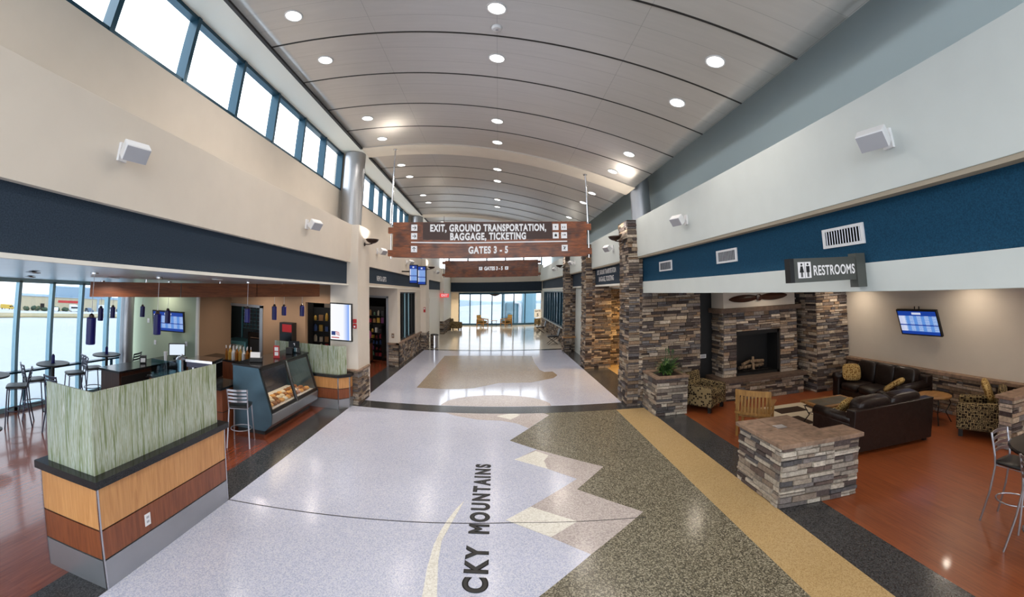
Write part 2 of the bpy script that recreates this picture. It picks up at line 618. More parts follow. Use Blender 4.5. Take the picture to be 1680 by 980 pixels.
M['dark_wood'] = wood('dark_bar_wood', (40, 24, 18), (66, 40, 28), 0.35, (30, 30, 2.2))
M['lav_polished'] = terrazzo('polished_lavender_terrazzo', (184, 188, 209), [(196, 199, 216), (172, 177, 200), (204, 206, 216)], 0.09, 95.0, 0.7)
RNG = random.Random(7)
GREYS = [lin(*c) for c in ((172, 164, 152), (156, 148, 138), (132, 124, 116), (180, 172, 160), (112, 106, 104), (88, 86, 88), (164, 152, 138), (84, 74, 72), (146, 134, 122), (184, 176, 164), (138, 124, 112), (104, 90, 84))]
STONES = [lin(*c) for c in ((150, 136, 122), (130, 116, 104), (106, 96, 90), (166, 152, 134), (136, 114, 94), (94, 90, 92), (78, 68, 66), (118, 100, 84), (176, 164, 150), (86, 78, 76), (112, 108, 108), (142, 124, 106), (64, 56, 54), (158, 146, 134))]

def stone_face(mb, P, u, n, W, H, seed=0, hmin=0.048, hmax=0.098, lmin=0.11, lmax=0.46, depth=0.04, tone=1.0, pal=None):
    # rows of split ledgestone standing proud of a core face. P lower corner, u along, n outward, z up
    rg = random.Random(seed)
    P, u, n = Vector(P), Vector(u).normalized(), Vector(n).normalized()
    up = Vector((0, 0, 1))
    z = 0.0
    while z < H - 0.01:
        h = rg.uniform(hmin, hmax)
        if H - z - h < hmin * 0.8:
            h = H - z
        x = 0.0
        while x < W - 0.005:
            l = rg.uniform(lmin, lmax) * (1.0 if h < 0.09 else 0.8)
            if W - x - l < lmin * 0.7:
                l = W - x
            parts = [(z, h)] if (h < 0.08 or rg.random() < 0.6) else [(z, h * 0.5), (z + h * 0.5, h * 0.5)]
            for (zz, hh) in parts:
                d = rg.uniform(0.25, 1.0) * depth
                g = 0.004
                c = (pal or STONES)[rg.randrange(len(pal or STONES))]
                k = rg.uniform(0.8, 1.2) * tone
                c = tuple(min(1, q_ * k) for q_ in c)
                j = lambda: rg.uniform(-0.005, 0.005)
                def pt(a, b, dd):
                    return P + u * a + up * b + n * dd
                bk = [pt(x + g, zz + g, 0), pt(x + l - g, zz + g, 0), pt(x + l - g, zz + hh - g, 0), pt(x + g, zz + hh - g, 0)]
                fr = [pt(x + g + 0.004, zz + g + 0.003, d + j()), pt(x + l - g - 0.004, zz + g + 0.003, d + j()), pt(x + l - g - 0.004, zz + hh - g - 0.003, d + j()), pt(x + g + 0.004, zz + hh - g - 0.003, d + j())]
                mb.add(bk + fr, [(4, 5, 6, 7), (0, 1, 5, 4), (1, 2, 6, 5), (2, 3, 7, 6), (3, 0, 4, 7)], 1, c)
            x += l
        z += h
    return mb

def stone_block(mb, x0, x1, y0, y1, z0, z1, faces='FLRB', seed=0, depth=0.04, tone=1.0, **kw):
    # core plus stone on the named sides: F = -y, B = +y, L = -x, R = +x
    mb.box(x0, x1, y0, y1, z0, z1, 0, (0.05, 0.04, 0.035))
    H = z1 - z0
    if 'F' in faces:
        stone_face(mb, (x0 - depth * 0.5, y0, z0), (1, 0, 0), (0, -1, 0), x1 - x0 + depth, H, seed + 1, depth=depth, tone=tone, **kw)
    if 'B' in faces:
        stone_face(mb, (x1, y1, z0), (-1, 0, 0), (0, 1, 0), x1 - x0, H, seed + 2, depth=depth, tone=tone, **kw)
    if 'L' in faces:
        stone_face(mb, (x0, y1, z0), (0, -1, 0), (-1, 0, 0), y1 - y0, H, seed + 3, depth=depth, tone=tone, **kw)
    if 'R' in faces:
        stone_face(mb, (x1, y0, z0), (0, 1, 0), (1, 0, 0), y1 - y0, H, seed + 4, depth=depth, tone=tone, **kw)
    return mb

def area_lamp(name, loc, power, size=0.2, rgb=(255, 244, 230), rot=(0, 0, 0), spread=180, parent=None, shape='DISK', size_y=None):
    l = bpy.data.lights.new(name, 'AREA')
    l.energy = power
    l.shape = shape
    l.size = size
    if size_y:
        l.size_y = size_y
    l.color = lin(*rgb)
    l.spread = math.radians(spread)
    o = bpy.data.objects.new(name, l)
    COL.objects.link(o)
    o.location = loc
    o.rotation_euler = rot
    if parent:
        o.parent = parent
    return o

def vault_z(x):
    return 6.54 - 0.15 * x - 0.03 * x * x
# ------------------------------------------------------------------ floor
struct('floor', B(-9.8, 9.75, -4, 36.3, -0.12, 0.0), 'lav')
def inlay(poly, z, mat, name='floor_inlay'):
    return struct(name, MB().prism(poly, 0.0005, z, 'Z'), mat)
def rect(x0, x1, y0, y1):
    return [(x0, y0), (x1, y0), (x1, y1), (x0, y1)]
inlay(rect(4.45, 9.72, -4, 10.3), 0.002, 'wood_floor', 'floor_wood_lounge')
inlay(rect(-9.75, -4.0, -4, 10.0), 0.002, 'wood_floor_cafe', 'floor_wood_cafe')
inlay(rect(-9.75, -3.95, 10.25, 20.0), 0.002, 'wood_floor_cafe', 'floor_wood_shop')
inlay(rect(3.77, 4.45, -4, 9.9), 0.002, 'dark_t')
inlay(rect(-4.0, -3.45, -4, 9.65), 0.002, 'dark_t')
inlay(rect(-4.0, 3.9, 9.65, 10.25), 0.002, 'dark_t')
inlay(rect(-3.95, -3.37, 10.25, 20.2), 0.002, 'dark_t')
inlay(rect(-3.37, 3.35, 10.25, 20.2), 0.001, 'lav_polished')
inlay(rect(3.35, 4.27, 10.25, 20.2), 0.002, 'dark_t')
inlay(rect(4.27, 8.0, 10.25, 15.5), 0.002, 'tan')
inlay(rect(-3.5, 3.9, 20.2, 20.6), 0.002, 'dark_t')
inlay(rect(-3.6, 4.3, 20.6, 36.2), 0.002, 'cream', 'floor_far_hall')
inlay(rect(3.02, 3.77, -4, 9.65), 0.002, 'tan')
inlay([(3.02, -4), (3.02, 9.65), (1.21, 9.65), (1.33, 9.45), (0.36, 7.82), (0.84, 7.34), (1.86, 6.47), (1.27, 5.72), (2.01, 4.98), (1.13, 4.16), (-1.6, 1.4), (-1.6, -4)], 0.002, 'olive')
inlay([(1.13, 4.16), (2.01, 4.98), (1.27, 5.72), (1.86, 6.47), (0.84, 7.34), (0.42, 6.88), (0.93, 6.48), (1.34, 6.07), (0.55, 5.25), (0.21, 4.91), (0.73, 4.52)], 0.003, 'mauve')
inlay([(0.21, 4.91), (0.55, 5.25), (1.11, 4.85), (0.73, 4.52)], 0.004, 'snow')
inlay([(0.41, 6.88), (0.81, 7.26), (1.02, 7.05), (0.91, 6.8), (0.93, 6.48)], 0.004, 'snow')
inlay([(0.79, 8.56), (1.34, 9.47), (1.23, 9.64), (-1.1, 9.64), (-0.85, 9.42), (-0.31, 9.16), (0.22, 9.1), (0.55, 8.9)], 0.003, 'mauve')
inlay([(0.11, 9.45), (0.4, 9.63), (0.58, 9.63), (0.67, 9.53), (0.43, 9.17)], 0.004, 'snow')
inlay([(1.5, 10.27)] + [(0.12 + 1.4 * math.cos(t * math.pi / 16), 10.27 + 1.18 * math.sin(t * math.pi / 16)) for t in range(1, 16)] + [(-1.3, 10.27)], 0.003, 'mauve')
inlay([(-2.25, 12.09), (-2.19, 15.48), (-2.16, 18.5), (-1.53, 18.66), (0.03, 18.75), (1.74, 18.5), (1.69, 16.64), (1.73, 15.17), (1.85, 14.71), (2.16, 14.74), (2.23, 14.06), (2.03, 13.61), (1.76, 13.43), (1.22, 13.06), (0.2, 13.05), (-0.54, 12.31), (-0.99, 12.14), (-1.49, 12.06)], 0.004, 'brown_t')
inlay([(-0.35, 5.38), (-0.44, 5.15), (-0.52, 4.88), (-0.58, 4.6), (-0.62, 4.3), (-0.63, 3.87), (-0.61, 3.45), (-0.57, 3.0), (-0.44, 3.0), (-0.47, 3.45), (-0.53, 4.0), (-0.54, 4.4), (-0.47, 4.77)], 0.004, 'snow')
inlay([(-3.45, 4.56), (0.3, 4.84), (2.0, 4.84), (2.0, 4.852), (0.3, 4.852), (-3.45, 4.572)], 0.0045, 'rib')
for body, y0, y1, h in (('ROCKY', 2.95, 4.31, 0.235), ('MOUNTAINS', 4.57, 6.66, 0.232)):
    o = text('floor_lettering', body, 'black', None, (-0.01, (y0 + y1) / 2, 0.0042), (0, 0, math.pi / 2), h, y1 - y0, 0.0015, 0.05, spacing=1.32)
    o['kind'] = 'structure'

# ------------------------------------------------------------------ hall: left side
def run(x0, x1, z0, z1, spans):
    m = MB()
    for (a, b) in spans:
        m.box(x0, x1, a, b, z0, z1)
    return m
struct('wall_left_bulkhead', run(-4.3, -3.5, 3.63, 4.57, [(-4, 32.6)]), 'wall_beige', bevel=0.004)
struct('wall_left_band', run(-4.2, -3.60, 3.09, 3.63, [(-4, 9.78), (10.8, 20.3), (22.2, 30.2)]), 'navy_left')
struct('trim_1', run(-4.2, -3.54, 3.05, 3.09, [(-4, 9.78), (10.8, 20.3), (22.2, 30.2)]), 'white')
struct('wall_left_upper', MB().box(-4.45, -4.2, -4, 32.6, 4.57, 5.66), 'wall_beige')
# clerestory windows, three bays
for k, (ya, yb, n) in enumerate(((-2.51, 10.59, 10), (11.45, 20.3, 7), (21.2, 30.6, 7))):
    f = MB()
    f.box(-4.36, -4.22, ya, yb, 5.66, 5.72).box(-4.36, -4.22, ya, yb, 6.70, 6.78)
    for i in range(n + 1):
        y = ya + (yb - ya) * i / n
        f.box(-4.38, -4.2, y - 0.036, y + 0.036, 5.66, 6.78)
    w = struct('window_%d' % (k + 1), f, 'dark_frame')
    struct('pane', B(-4.31, -4.30, ya, yb, 5.7, 6.74), 'glass', w)
struct('wall_left_clerestory_pier', run(-4.45, -4.2, 5.66, 6.8, [(-4, -2.5), (10.6, 11.45), (20.3, 21.2), (30.6, 32.6)]), 'wall_beige')
struct('ceiling_soffit_left', MB().hexa([(-4.38, -4, 6.78), (-3.46, -4, 6.69), (-3.46, 32.6, 6.69), (-4.38, 32.6, 6.78)], [(-4.38, -4, 6.9), (-3.46, -4, 6.9), (-3.46, 32.6, 6.9), (-4.38, 32.6, 6.9)]), 'white')

# the vaulted metal ceiling
NX = 28
XS = [-3.48 + (3.72 + 3.48) * i / NX for i in range(NX + 1)]
def vault(y0, y1, dz0, dz1):
    m = MB()
    k = NX + 1
    vs = [(x, y, vault_z(x) + dz) for dz in (dz0, dz1) for y in (y0, y1) for x in XS]
    fs = []
    for i in range(NX):
        fs += [(i, i + 1, k + i + 1, k + i), (2 * k + i, 2 * k + i + 1, 3 * k + i + 1, 3 * k + i), (i, i + 1, 2 * k + i + 1, 2 * k + i), (k + i, k + i + 1, 3 * k + i + 1, 3 * k + i)]
    fs += [(0, k, 3 * k, 2 * k), (NX, k + NX, 3 * k + NX, 2 * k + NX)]
    return m.add(vs, fs)
struct('ceiling', vault(-4, 32.6, 0.0, 0.08), 'ceil', smooth=False)
for p in bpy.data.objects['ceiling'].data.polygons:
    p.use_smooth = abs(p.normal.z) > 0.9
for k, (a, b) in enumerate(((10.05, 10.85), (20.0, 20.8), (30.2, 31.0))):
    struct('ceiling_arch', vault(a, b, -0.035, 0.0), 'wall_beige')
ys = [1.17 - 1.27, 1.17, 2.44, 3.71, 4.98, 6.25, 7.55, 8.82, 12.1, 13.4, 14.68, 15.95, 17.25, 18.55, 22.1, 23.4, 24.7, 26, 27.3, 28.6]
for y in ys:
    struct('ceiling_reveal', vault(y - 0.016, y + 0.016, -0.006, 0.0), 'rib')
struct('trim_2', MB().box(-3.5, -3.44, -4, 10.05, 6.64, 6.68).box(-3.5, -3.44, 10.85, 20, 6.64, 6.68).box(-3.5, -3.44, 20.8, 30.2, 6.64, 6.68), 'rib')
struct('ceiling_lid', MB().box(-4.4, 5.0, -4, 32.6, 7.0, 7.1), 'wall_taupe')

# ------------------------------------------------------------------ hall: right side
struct('wall_right_upper', MB().box(4.5, 4.7, -4, 32.6, 2.95, 7.0), 'wall_blue')
struct('wall_right_bulkhead', run(3.6, 4.5, 3.74, 4.68, [(-4, 9.95), (10.9, 15.9), (16.4, 32.6)]), 'wall_grey', bevel=0.004)
struct('trim_4', run(3.612, 4.5, 3.70, 3.74, [(-4, 9.95), (10.9, 15.9), (16.4, 32.6)]), 'trim_tan')
struct('wall_right_band', run(3.76, 4.5, 3.12, 3.70, [(-4, 9.9)]), 'navy_right')
struct('wall_right_band_far', run(3.76, 4.5, 3.12, 3.70, [(11.0, 15.9), (16.4, 32.6)]), 'navy_left')
struct('wall_right_fascia', run(3.73, 4.5, 2.84, 3.12, [(-4, 9.86)]), 'wall_grey', bevel=0.004)
struct('trim_5', run(3.74, 4.5, 3.06, 3.12, [(10.9, 15.9), (16.4, 32.6)]), 'white')
struct('ceiling_lounge', MB().box(4.5, 9.75, -4, 10.4, 2.87, 2.95), 'wall_taupe')

# stone pier walls of the hall (front of each carries the corner pillar)
def pillar(name, label, x0, y0, x1, y1, ztop, xw, zw, xm, zm, seed, yb=None):
    t = thing(name, label, 'pillar', ((x0 + x1) / 2, (y0 + y1) / 2, 0))
    ox, oy = (x0 + x1) / 2, (y0 + y1) / 2
    m = MB()
    stone_block(m, x0 - ox, x1 - ox, y0 - oy, y1 - oy, 0, ztop, 'FLR', seed)
    m.build('shaft', ['mortar', 'stone'], t)
    MB().box(x0 - ox - 0.02, x1 - ox + 0.01, y0 - oy - 0.03, y1 - oy, ztop, ztop + 0.02).build('top_cap', 'mortar', t)
    m = MB()
    stone_block(m, x1 - ox + 0.02, xm - ox, y0 - oy + 0.02, y1 - oy, 0, zm, 'F', seed + 20)
    stone_block(m, xm - ox, xw - ox, y0 - oy + 0.02, y1 - oy, 0, zw, 'FR', seed + 40)
    m.build('side_wall', ['mortar', 'stone'], t)
    return t
pillar('stone_pillar', 'tall ledgestone pillar and side wall behind the planted stone box', 3.37, 9.86, 3.62, 10.62, 4.64, 5.33, 2.86, 3.72, 3.69, 11)
pillar('stone_pillar', 'golden-lit ledgestone pillar with wall, past the restroom opening', 3.40, 14.95, 3.62, 15.75, 4.60, 4.36, 3.06, 3.74, 3.65, 111)
pillar('stone_pillar', 'farthest ledgestone pillar with a tall narrow shaft', 3.40, 19.5, 3.62, 20.2, 4.55, 4.1, 3.06, 3.74, 3.65, 211)
# restroom hall behind the first pillar
struct('wall_right_hall', MB().box(5.2, 5.5, 15.3, 15.5, 0, 3.0).box(6.3, 6.45, 10.5, 15.5, 0, 3.0), 'wall_beige')
m = MB()
stone_face(m, (4.36, 15.45, 0), (1, 0, 0), (0, -1, 0), 1.94, 3.0, 301)
m.box(4.36, 6.3, 15.45, 15.55, 0, 3.0, 0, (0.05, 0.04, 0.03))
struct('wall_right_hall_stone', m, ['mortar', 'stone'])
struct('ceiling_restroom_hall', MB().box(4.3, 6.45, 10.5, 15.5, 3.0, 3.08), 'white')

# lounge shell
struct('wall_right', MB().box(9.72, 9.9, -4, 10.4, 0, 2.95), 'wall_taupe')
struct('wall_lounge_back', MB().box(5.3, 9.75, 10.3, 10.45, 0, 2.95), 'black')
m = MB()
stone_face(m, (9.68, 9.3, 0), (0, -1, 0), (-1, 0, 0), 13.3, 0.80, 401, tone=1.45)  # tone raised: the wall washers' light is put into the stone colour
m.box(9.68, 9.72, -4, 9.3, 0, 0.8, 0, (0.05, 0.04, 0.03))
struct('wall_right_wainscot', m, ['mortar', 'stone'])
struct('trim_6', MB().box(9.56, 9.73, -4, 9.28, 0.80, 0.875), 'cap_stone', bevel=0.01)
m = MB()
stone_block(m, 8.62, 9.68, 9.32, 10.3, 0, 2.87, 'FL', 431, tone=1.15)  # stone lightened, lounge light put into its colour
struct('wall_lounge_pier', m, ['mortar', 'stone'])

# ------------------------------------------------------------------ far left: pilaster, shop, doors
m = MB().box(-4.05, -3.3, 9.78, 10.78, 0, 4.57)
struct('wall_left_pilaster', m, 'wall_beige', bevel=0.006)
m = MB()
stone_face(m, (-3.30, 10.62, 0), (0, -1, 0), (1, 0, 0), 0.9, 0.88, 501)
stone_face(m, (-3.62, 9.76, 0), (1, 0, 0), (0, -1, 0), 0.34, 0.88, 502)
struct('wall_left_pilaster_base', m, ['mortar', 'stone'])
struct('trim_7', MB().box(-3.62, -3.24, 9.7, 10.66, 0.88, 0.93), 'cap_stone', bevel=0.01)
struct('wall_shop_front', MB().box(-3.92, -3.56, 15.3, 15.5, 0, 3.08).box(-4.95, -3.92, 15.3, 15.5, 2.7, 3.08).box(-6.6, -4.95, 15.3, 15.5, 0, 3.08), 'wall_beige')
struct('door_1', MB().box(-4.0, -3.92, 15.26, 15.5, 0, 2.72).box(-4.95, -4.87, 15.26, 15.5, 0, 2.72).box(-4.95, -3.92, 15.26, 15.5, 2.66, 2.74), 'steel')
struct('wall_left_shop', MB().box(-3.85, -3.56, 15.5, 20.3, 0, 0.9).box(-3.85, -3.56, 15.5, 20.3, 2.92, 3.08).box(-3.85, -3.56, 19.1, 20.3, 0.9, 2.92).box(-3.85, -3.56, 15.5, 15.75, 0.9, 2.92), 'wall_beige')
m = MB()
stone_face(m, (-3.56, 20.3, 0), (0, -1, 0), (1, 0, 0), 4.8, 0.88, 511, hmin=0.07, hmax=0.13)
stone_face(m, (-3.93, 15.3, 0), (1, 0, 0), (0, -1, 0), 0.40, 0.88, 512)
m.box(-3.6, -3.56, 15.3, 20.3, 0, 0.88, 0, (0.05, 0.04, 0.03))
struct('wall_left_shop_wainscot', m, ['mortar', 'stone'])
struct('trim_8', MB().box(-3.62, -3.50, 15.2, 20.3, 0.88, 0.94).box(-3.95, -3.50, 15.2, 15.3, 0.88, 0.94), 'cap_stone')
f = MB()
for i in range(6):
    y = 15.78 + (19.1 - 15.78) * i / 5
    f.box(-3.75, -3.62, y - 0.025, y + 0.025, 0.94, 2.92)
f.box(-3.75, -3.62, 15.75, 19.1, 0.94, 1.0).box(-3.75, -3.62, 15.75, 19.1, 2.86, 2.92)
w = struct('window_4', f, 'black')
for y in (16.9, 17.7):
    struct('mullion', B(-3.66, -3.61, y - 0.03, y + 0.03, 0.96, 2.9), 'pale_frame', w)
struct('pane', B(-3.7, -3.69, 15.78, 19.1, 0.98, 2.88), 'glass_dark', w)
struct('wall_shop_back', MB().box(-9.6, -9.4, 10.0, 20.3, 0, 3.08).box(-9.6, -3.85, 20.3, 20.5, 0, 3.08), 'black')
struct('ceiling_shop', MB().box(-9.6, -3.56, 10.0, 20.5, 3.08, 3.16), 'wall_taupe')
struct('wall_left_pilaster_far', MB().box(-4.0, -3.3, 20.3, 21.3, 0, 4.57), 'wall_beige')
m = MB()
stone_face(m, (-3.30, 21.2, 0), (0, -1, 0), (1, 0, 0), 0.9, 0.88, 521)
stone_face(m, (-3.62, 20.28, 0), (1, 0, 0), (0, -1, 0), 0.36, 0.88, 522)
struct('wall_left_pilaster_far_base', m, ['mortar', 'stone'])
struct('wall_left_far', MB().box(-3.8, -3.6, 21.3, 28.0, 0, 3.08).box(-3.9, -3.35, 28.0, 32.6, 0, 4.57), 'white')
m = MB()
stone_face(m, (-3.34, 32.4, 0), (0, -1, 0), (1, 0, 0), 4.4, 0.92, 531)
stone_face(m, (-3.7, 27.98, 0), (1, 0, 0), (0, -1, 0), 0.36, 0.92, 532)
struct('wall_left_far_wainscot', m, ['mortar', 'stone'])
struct('door_2', MB().box(-3.62, -3.57, 23.3, 27.0, 0, 2.6), 'white', bevel=0.01)

# far right: dark window strip above stone wainscot
struct('wall_right_far', MB().box(3.75, 3.95, 20.2, 32.6, 0, 0.86).box(3.75, 3.95, 20.2, 32.6, 2.9, 3.12).box(3.75, 3.95, 31.5, 32.6, 0.86, 2.9).box(3.9, 4.1, 16.4, 20.2, 0, 3.12), 'wall_grey')
m = MB()
stone_face(m, (3.75, 20.2, 0), (0, 1, 0), (-1, 0, 0), 12.3, 0.84, 541, hmin=0.07, hmax=0.13)
struct('wall_right_far_wainscot', m, ['mortar', 'stone'])
f = MB()
for i in range(11):
    y = 20.3 + (31.4 - 20.3) * i / 10
    f.box(3.8, 3.9, y - 0.05, y + 0.05, 0.9, 2.9)
f.box(3.8, 3.9, 20.2, 31.5, 0.86, 0.93).box(3.8, 3.9, 20.2, 31.5, 2.84, 2.9)
w = struct('window_5', f, 'dark_frame')
struct('pane', B(3.86, 3.87, 20.3, 31.4, 0.9, 2.88), 'glass_dark', w)
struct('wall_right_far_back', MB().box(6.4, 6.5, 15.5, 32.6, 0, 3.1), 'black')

# far end: beam over the opening, clerestory above, glass wall
struct('wall_far', MB().box(-3.6, 3.85, 32.6, 32.9, 3.72, 5.0).box(-3.6, 3.85, 32.6, 32.9, 6.2, 7.0), 'wall_beige')
f = MB().box(-3.5, 3.7, 32.65, 32.8, 5.0, 5.08).box(-3.5, 3.7, 32.65, 32.8, 6.1, 6.2)
for i in range(6):
    x = -3.5 + 7.2 * i / 5
    f.box(x - 0.05, x + 0.05, 32.65, 32.8, 5.0, 6.2)
w = struct('window_6', f, 'dark_frame')
struct('pane', B(-3.5, 3.7, 32.72, 32.73, 5.0, 6.2), 'glass', w)
struct('wall_far_band', MB().box(-3.6, 3.85, 32.65, 32.95, 2.98, 3.72), 'navy_left')
struct('wall_far_pier', MB().box(-4.0, -3.35, 32.4, 33.0, 0, 3.9).box(3.75, 4.3, 32.4, 33.0, 0, 3.9), 'wall_beige')
struct('wall_far_side', MB().box(-4.3, -4.1, 33.0, 36.2, 0, 3.0).box(5.2, 5.4, 33.0, 36.2, 0, 3.0).box(-4.3, -2.98, 36.0, 36.2, 0, 3.0).box(4.12, 5.4, 36.0, 36.2, 0, 3.0), 'wall_beige')
struct('ceiling_far', MB().box(-4.3, 5.4, 32.9, 36.2, 2.92, 3.0), 'white')
f = MB().box(-2.98, 4.12, 36.02, 36.14, 0, 0.16).box(-2.98, 4.12, 36.02, 36.14, 2.74, 2.92)
for x in (-2.98, -2.05, -1.15, -0.18, 0.74, 1.7, 2.68, 4.12):
    f.box(x - 0.045, x + 0.045, 36.0, 36.14, 0, 2.92)
w = struct('window_7', f, 'dark_frame')
struct('pane', B(-2.95, 4.1, 36.08, 36.09, 0.1, 2.8), 'glass_dimmed', w)

struct('trim_9', B(-4.4, -3.5, 10.8, 10.95, 2.74, 3.05), 'beam_wood')
# ------------------------------------------------------------------ cafe shell
f = MB().box(-9.68, -9.56, -4, 8.2, 0, 0.1).box(-9.68, -9.56, -4, 8.2, 2.66, 2.78)
for k in range(16):
    y = 7.61 - 0.775 * k
    f.box(-9.70, -9.56, y - 0.035, y + 0.035, 0, 2.7)
f.box(-9.7, -9.5, 8.0, 8.2, 0, 2.7)
w = struct('window_8', f, 'pale_frame')
struct('pane', B(-9.63, -9.62, -4, 8.1, 0.05, 2.7), 'glass_dimmed', w)
struct('wall_left', MB().box(-9.75, -7.33, 8.6, 8.75, 0, 2.95), 'wall_green')
struct('wall_cafe_return', MB().box(-7.36, -7.30, 8.6, 10.0, 0, 2.95), 'wall_brown')
struct('trim_3', MB().box(-7.37, -7.29, 8.54, 8.6, 0, 2.95), 'white')
struct('wall_cafe_back', MB().box(-8.9, -7.65, 10.0, 10.15, 0, 3.1).box(-7.65, -6.27, 10.0, 10.15, 2.32, 3.1).box(-6.27, -4.87, 10.0, 10.15, 0, 3.1).box(-4.87, -4.05, 10.0, 10.15, 2.55, 3.1).box(-4.87, -4.05, 10.0, 10.15, 0, 0.9), 'wall_brown')
struct('door_3', MB().box(-7.72, -7.62, 9.96, 10.16, 0, 2.36).box(-6.3, -6.2, 9.96, 10.16, 0, 2.36).box(-7.72, -6.2, 9.96, 10.16, 2.3, 2.37), 'steel')
struct('ceiling_cafe', MB().hexa([(-9.7, -4, 2.74), (-3.75, -4, 3.055), (-3.75, 9.99, 3.055), (-9.7, 9.99, 2.74)], [(-9.7, -4, 2.8), (-3.75, -4, 3.086), (-3.75, 9.99, 3.086), (-9.7, 9.99, 2.8)]), 'ceil_low')
# ------------------------------------------------------------------ left: reed-glass half walls
t = thing('reed_glass_divider', 'large foreground divider of veneer and steel topped by green reed-pattern glass', 'divider', (-3.87, 3.57, 0))
ox, oy = 3.87, -3.57
def D(x0, x1, y0, y1, z0, z1):
    return B(x0 + ox, x1 + ox, y0 + oy, y1 + oy, z0, z1)
def L2(e, z0, z1, name, mat):
    m = MB().box(-3.75 + ox - e * 0, -3.45 + ox + e, 2.6 + oy - e, 4.54 + oy + e, z0, z1)
    m.box(-4.28 + ox - e, -3.75 + ox, 2.6 + oy - e, 2.9 + oy, z0, z1)
    return m.build(name, mat, t)
L2(0.0, 0.0, 0.295, 'kick_plate', 'steel')
L2(-0.012, 0.295, 0.312, 'reveal_strip', 'black')
L2(0.0, 0.312, 0.598, 'lower_panel', 'mahog')
L2(-0.012, 0.598, 0.615, 'reveal_strip', 'black')
L2(0.0, 0.615, 1.04, 'upper_panel', 'oak')
L2(0.045, 1.04, 1.115, 'counter_cap', 'granite')
for (x, y) in ((-3.45, 2.6), (-3.45, 4.54), (-4.28, 2.6)):
    D(x - 0.011, x + 0.006, y - 0.006, y + 0.011, 0.0, 1.04).build('corner_trim', 'chrome', t)
D(-3.545, -3.525, 2.64, 4.5, 1.115, 1.9).build('reed_panel', 'reeds', t)
D(-4.22, -3.55, 2.64, 2.66, 1.115, 1.9).build('reed_panel', 'reeds', t)
p = D(-3.452, -3.444, 3.125, 3.20, 0.385, 0.515).build('outlet_plate', 'white_plastic', t)
for z in (0.415, 0.465):
    D(-3.445, -3.442, 3.145, 3.18, z, z + 0.025).build('socket', 'grey_plastic', p)

t = thing('reed_glass_divider', 'farther veneer half wall with green reed glass, running into the white pilaster', 'divider', (-4.4, 9.45, 0))
ox, oy = 4.4, -9.45
def footprint(e):
    return [(x + ox, y + oy) for (x, y) in ((-5.5, 9.22 - e), (-3.63 + e * 0.4, 9.22 - e), (-3.43 + e, 9.48 - e * 0.4), (-3.43 + e, 9.70), (-5.5, 9.70))]
for (z0, z1, e, nm, mt) in ((0, 0.24, 0, 'kick_plate', 'steel'), (0.24, 0.255, -0.01, 'reveal_strip', 'black'), (0.255, 0.5, 0, 'lower_panel', 'mahog'), (0.5, 0.515, -0.01, 'reveal_strip', 'black'), (0.515, 0.79, 0, 'upper_panel', 'oak'), (0.79, 0.86, 0.035, 'counter_cap', 'granite')):
    MB().prism(footprint(e), z0, z1).build(nm, mt, t)
for (x, y) in ((-3.63, 9.22), (-3.43, 9.48)):
    D(x - 0.014, x + 0.012, y - 0.012, y + 0.014, 0, 0.79).build('corner_trim', 'chrome', t)
D(-5.4, -3.66, 9.28, 9.30, 0.86, 1.56).build('reed_panel', 'reeds', t)
MB().hexa([(-3.655 + ox, 9.28 + oy, 0.86), (-3.50 + ox, 9.48 + oy, 0.86), (-3.515 + ox, 9.49 + oy, 0.86), (-3.67 + ox, 9.295 + oy, 0.86)], [(-3.655 + ox, 9.28 + oy, 1.56), (-3.50 + ox, 9.48 + oy, 1.56), (-3.515 + ox, 9.49 + oy, 1.56), (-3.67 + ox, 9.295 + oy, 1.56)]).build('reed_panel', 'reeds', t)

# ------------------------------------------------------------------ pastry case
t = thing('pastry_case', 'stainless pastry display case with two sloping glass doors beside the stool', 'display case', (-4.55, 8.0, 0))
ox, oy = 4.55, -8.0
y0, y1 = 6.95, 9.1
prof = [(-5.0, 0.10), (-4.28, 0.10), (-4.14, 0.24), (-4.12, 0.44), (-4.16, 0.47), (-5.0, 0.47)]
MB().prism([(x + ox, z) for x, z in prof], y0 + oy, y1 + oy, 'Y').build('base_cabinet', 'steel', t)
D(-4.95, -4.33, y0 + 0.03, y1 - 0.03, 0, 0.10).build('toe_kick', 'black', t)
side = [(-5.0, 0.10), (-4.28, 0.10), (-4.14, 0.24), (-4.12, 0.44), (-4.40, 1.34), (-5.0, 1.34)]
for (a, b) in ((y0 - 0.03, y0), (y1, y1 + 0.03)):
    MB().prism([(x + ox, z) for x, z in side], a + oy, b + oy, 'Y').build('side_panel', 'steel_reflecting', t)
D(-5.02, -4.36, y0 - 0.04, y1 + 0.04, 1.34, 1.375).build('top_slab', 'granite', t)
D(-5.0, -4.97, y0, y1, 0.47, 1.34).build('back_panel', 'stool_dark', t)
D(-4.95, -4.42, y0 + 0.02, y1 - 0.02, 0.90, 0.915).build('glass_shelf', 'glass', t)
D(-4.96, -4.2, y0 + 0.02, y1 - 0.02, 0.47, 0.50).build('lower_deck', 'white_plastic', t)
def slope(z0, z1, ya, yb, off, th):
    f = lambda z: -4.13 + (z - 0.46) * (-0.27 / 0.88)
    return MB().hexa([(f(z0) + off + ox, ya + oy, z0), (f(z0) + off + th + ox, ya + oy, z0), (f(z0) + off + th + ox, yb + oy, z0), (f(z0) + off + ox, yb + oy, z0)],
                     [(f(z1) + off + ox, ya + oy, z1), (f(z1) + off + th + ox, ya + oy, z1), (f(z1) + off + th + ox, yb + oy, z1), (f(z1) + off + ox, yb + oy, z1)])
ym = (y0 + y1) / 2
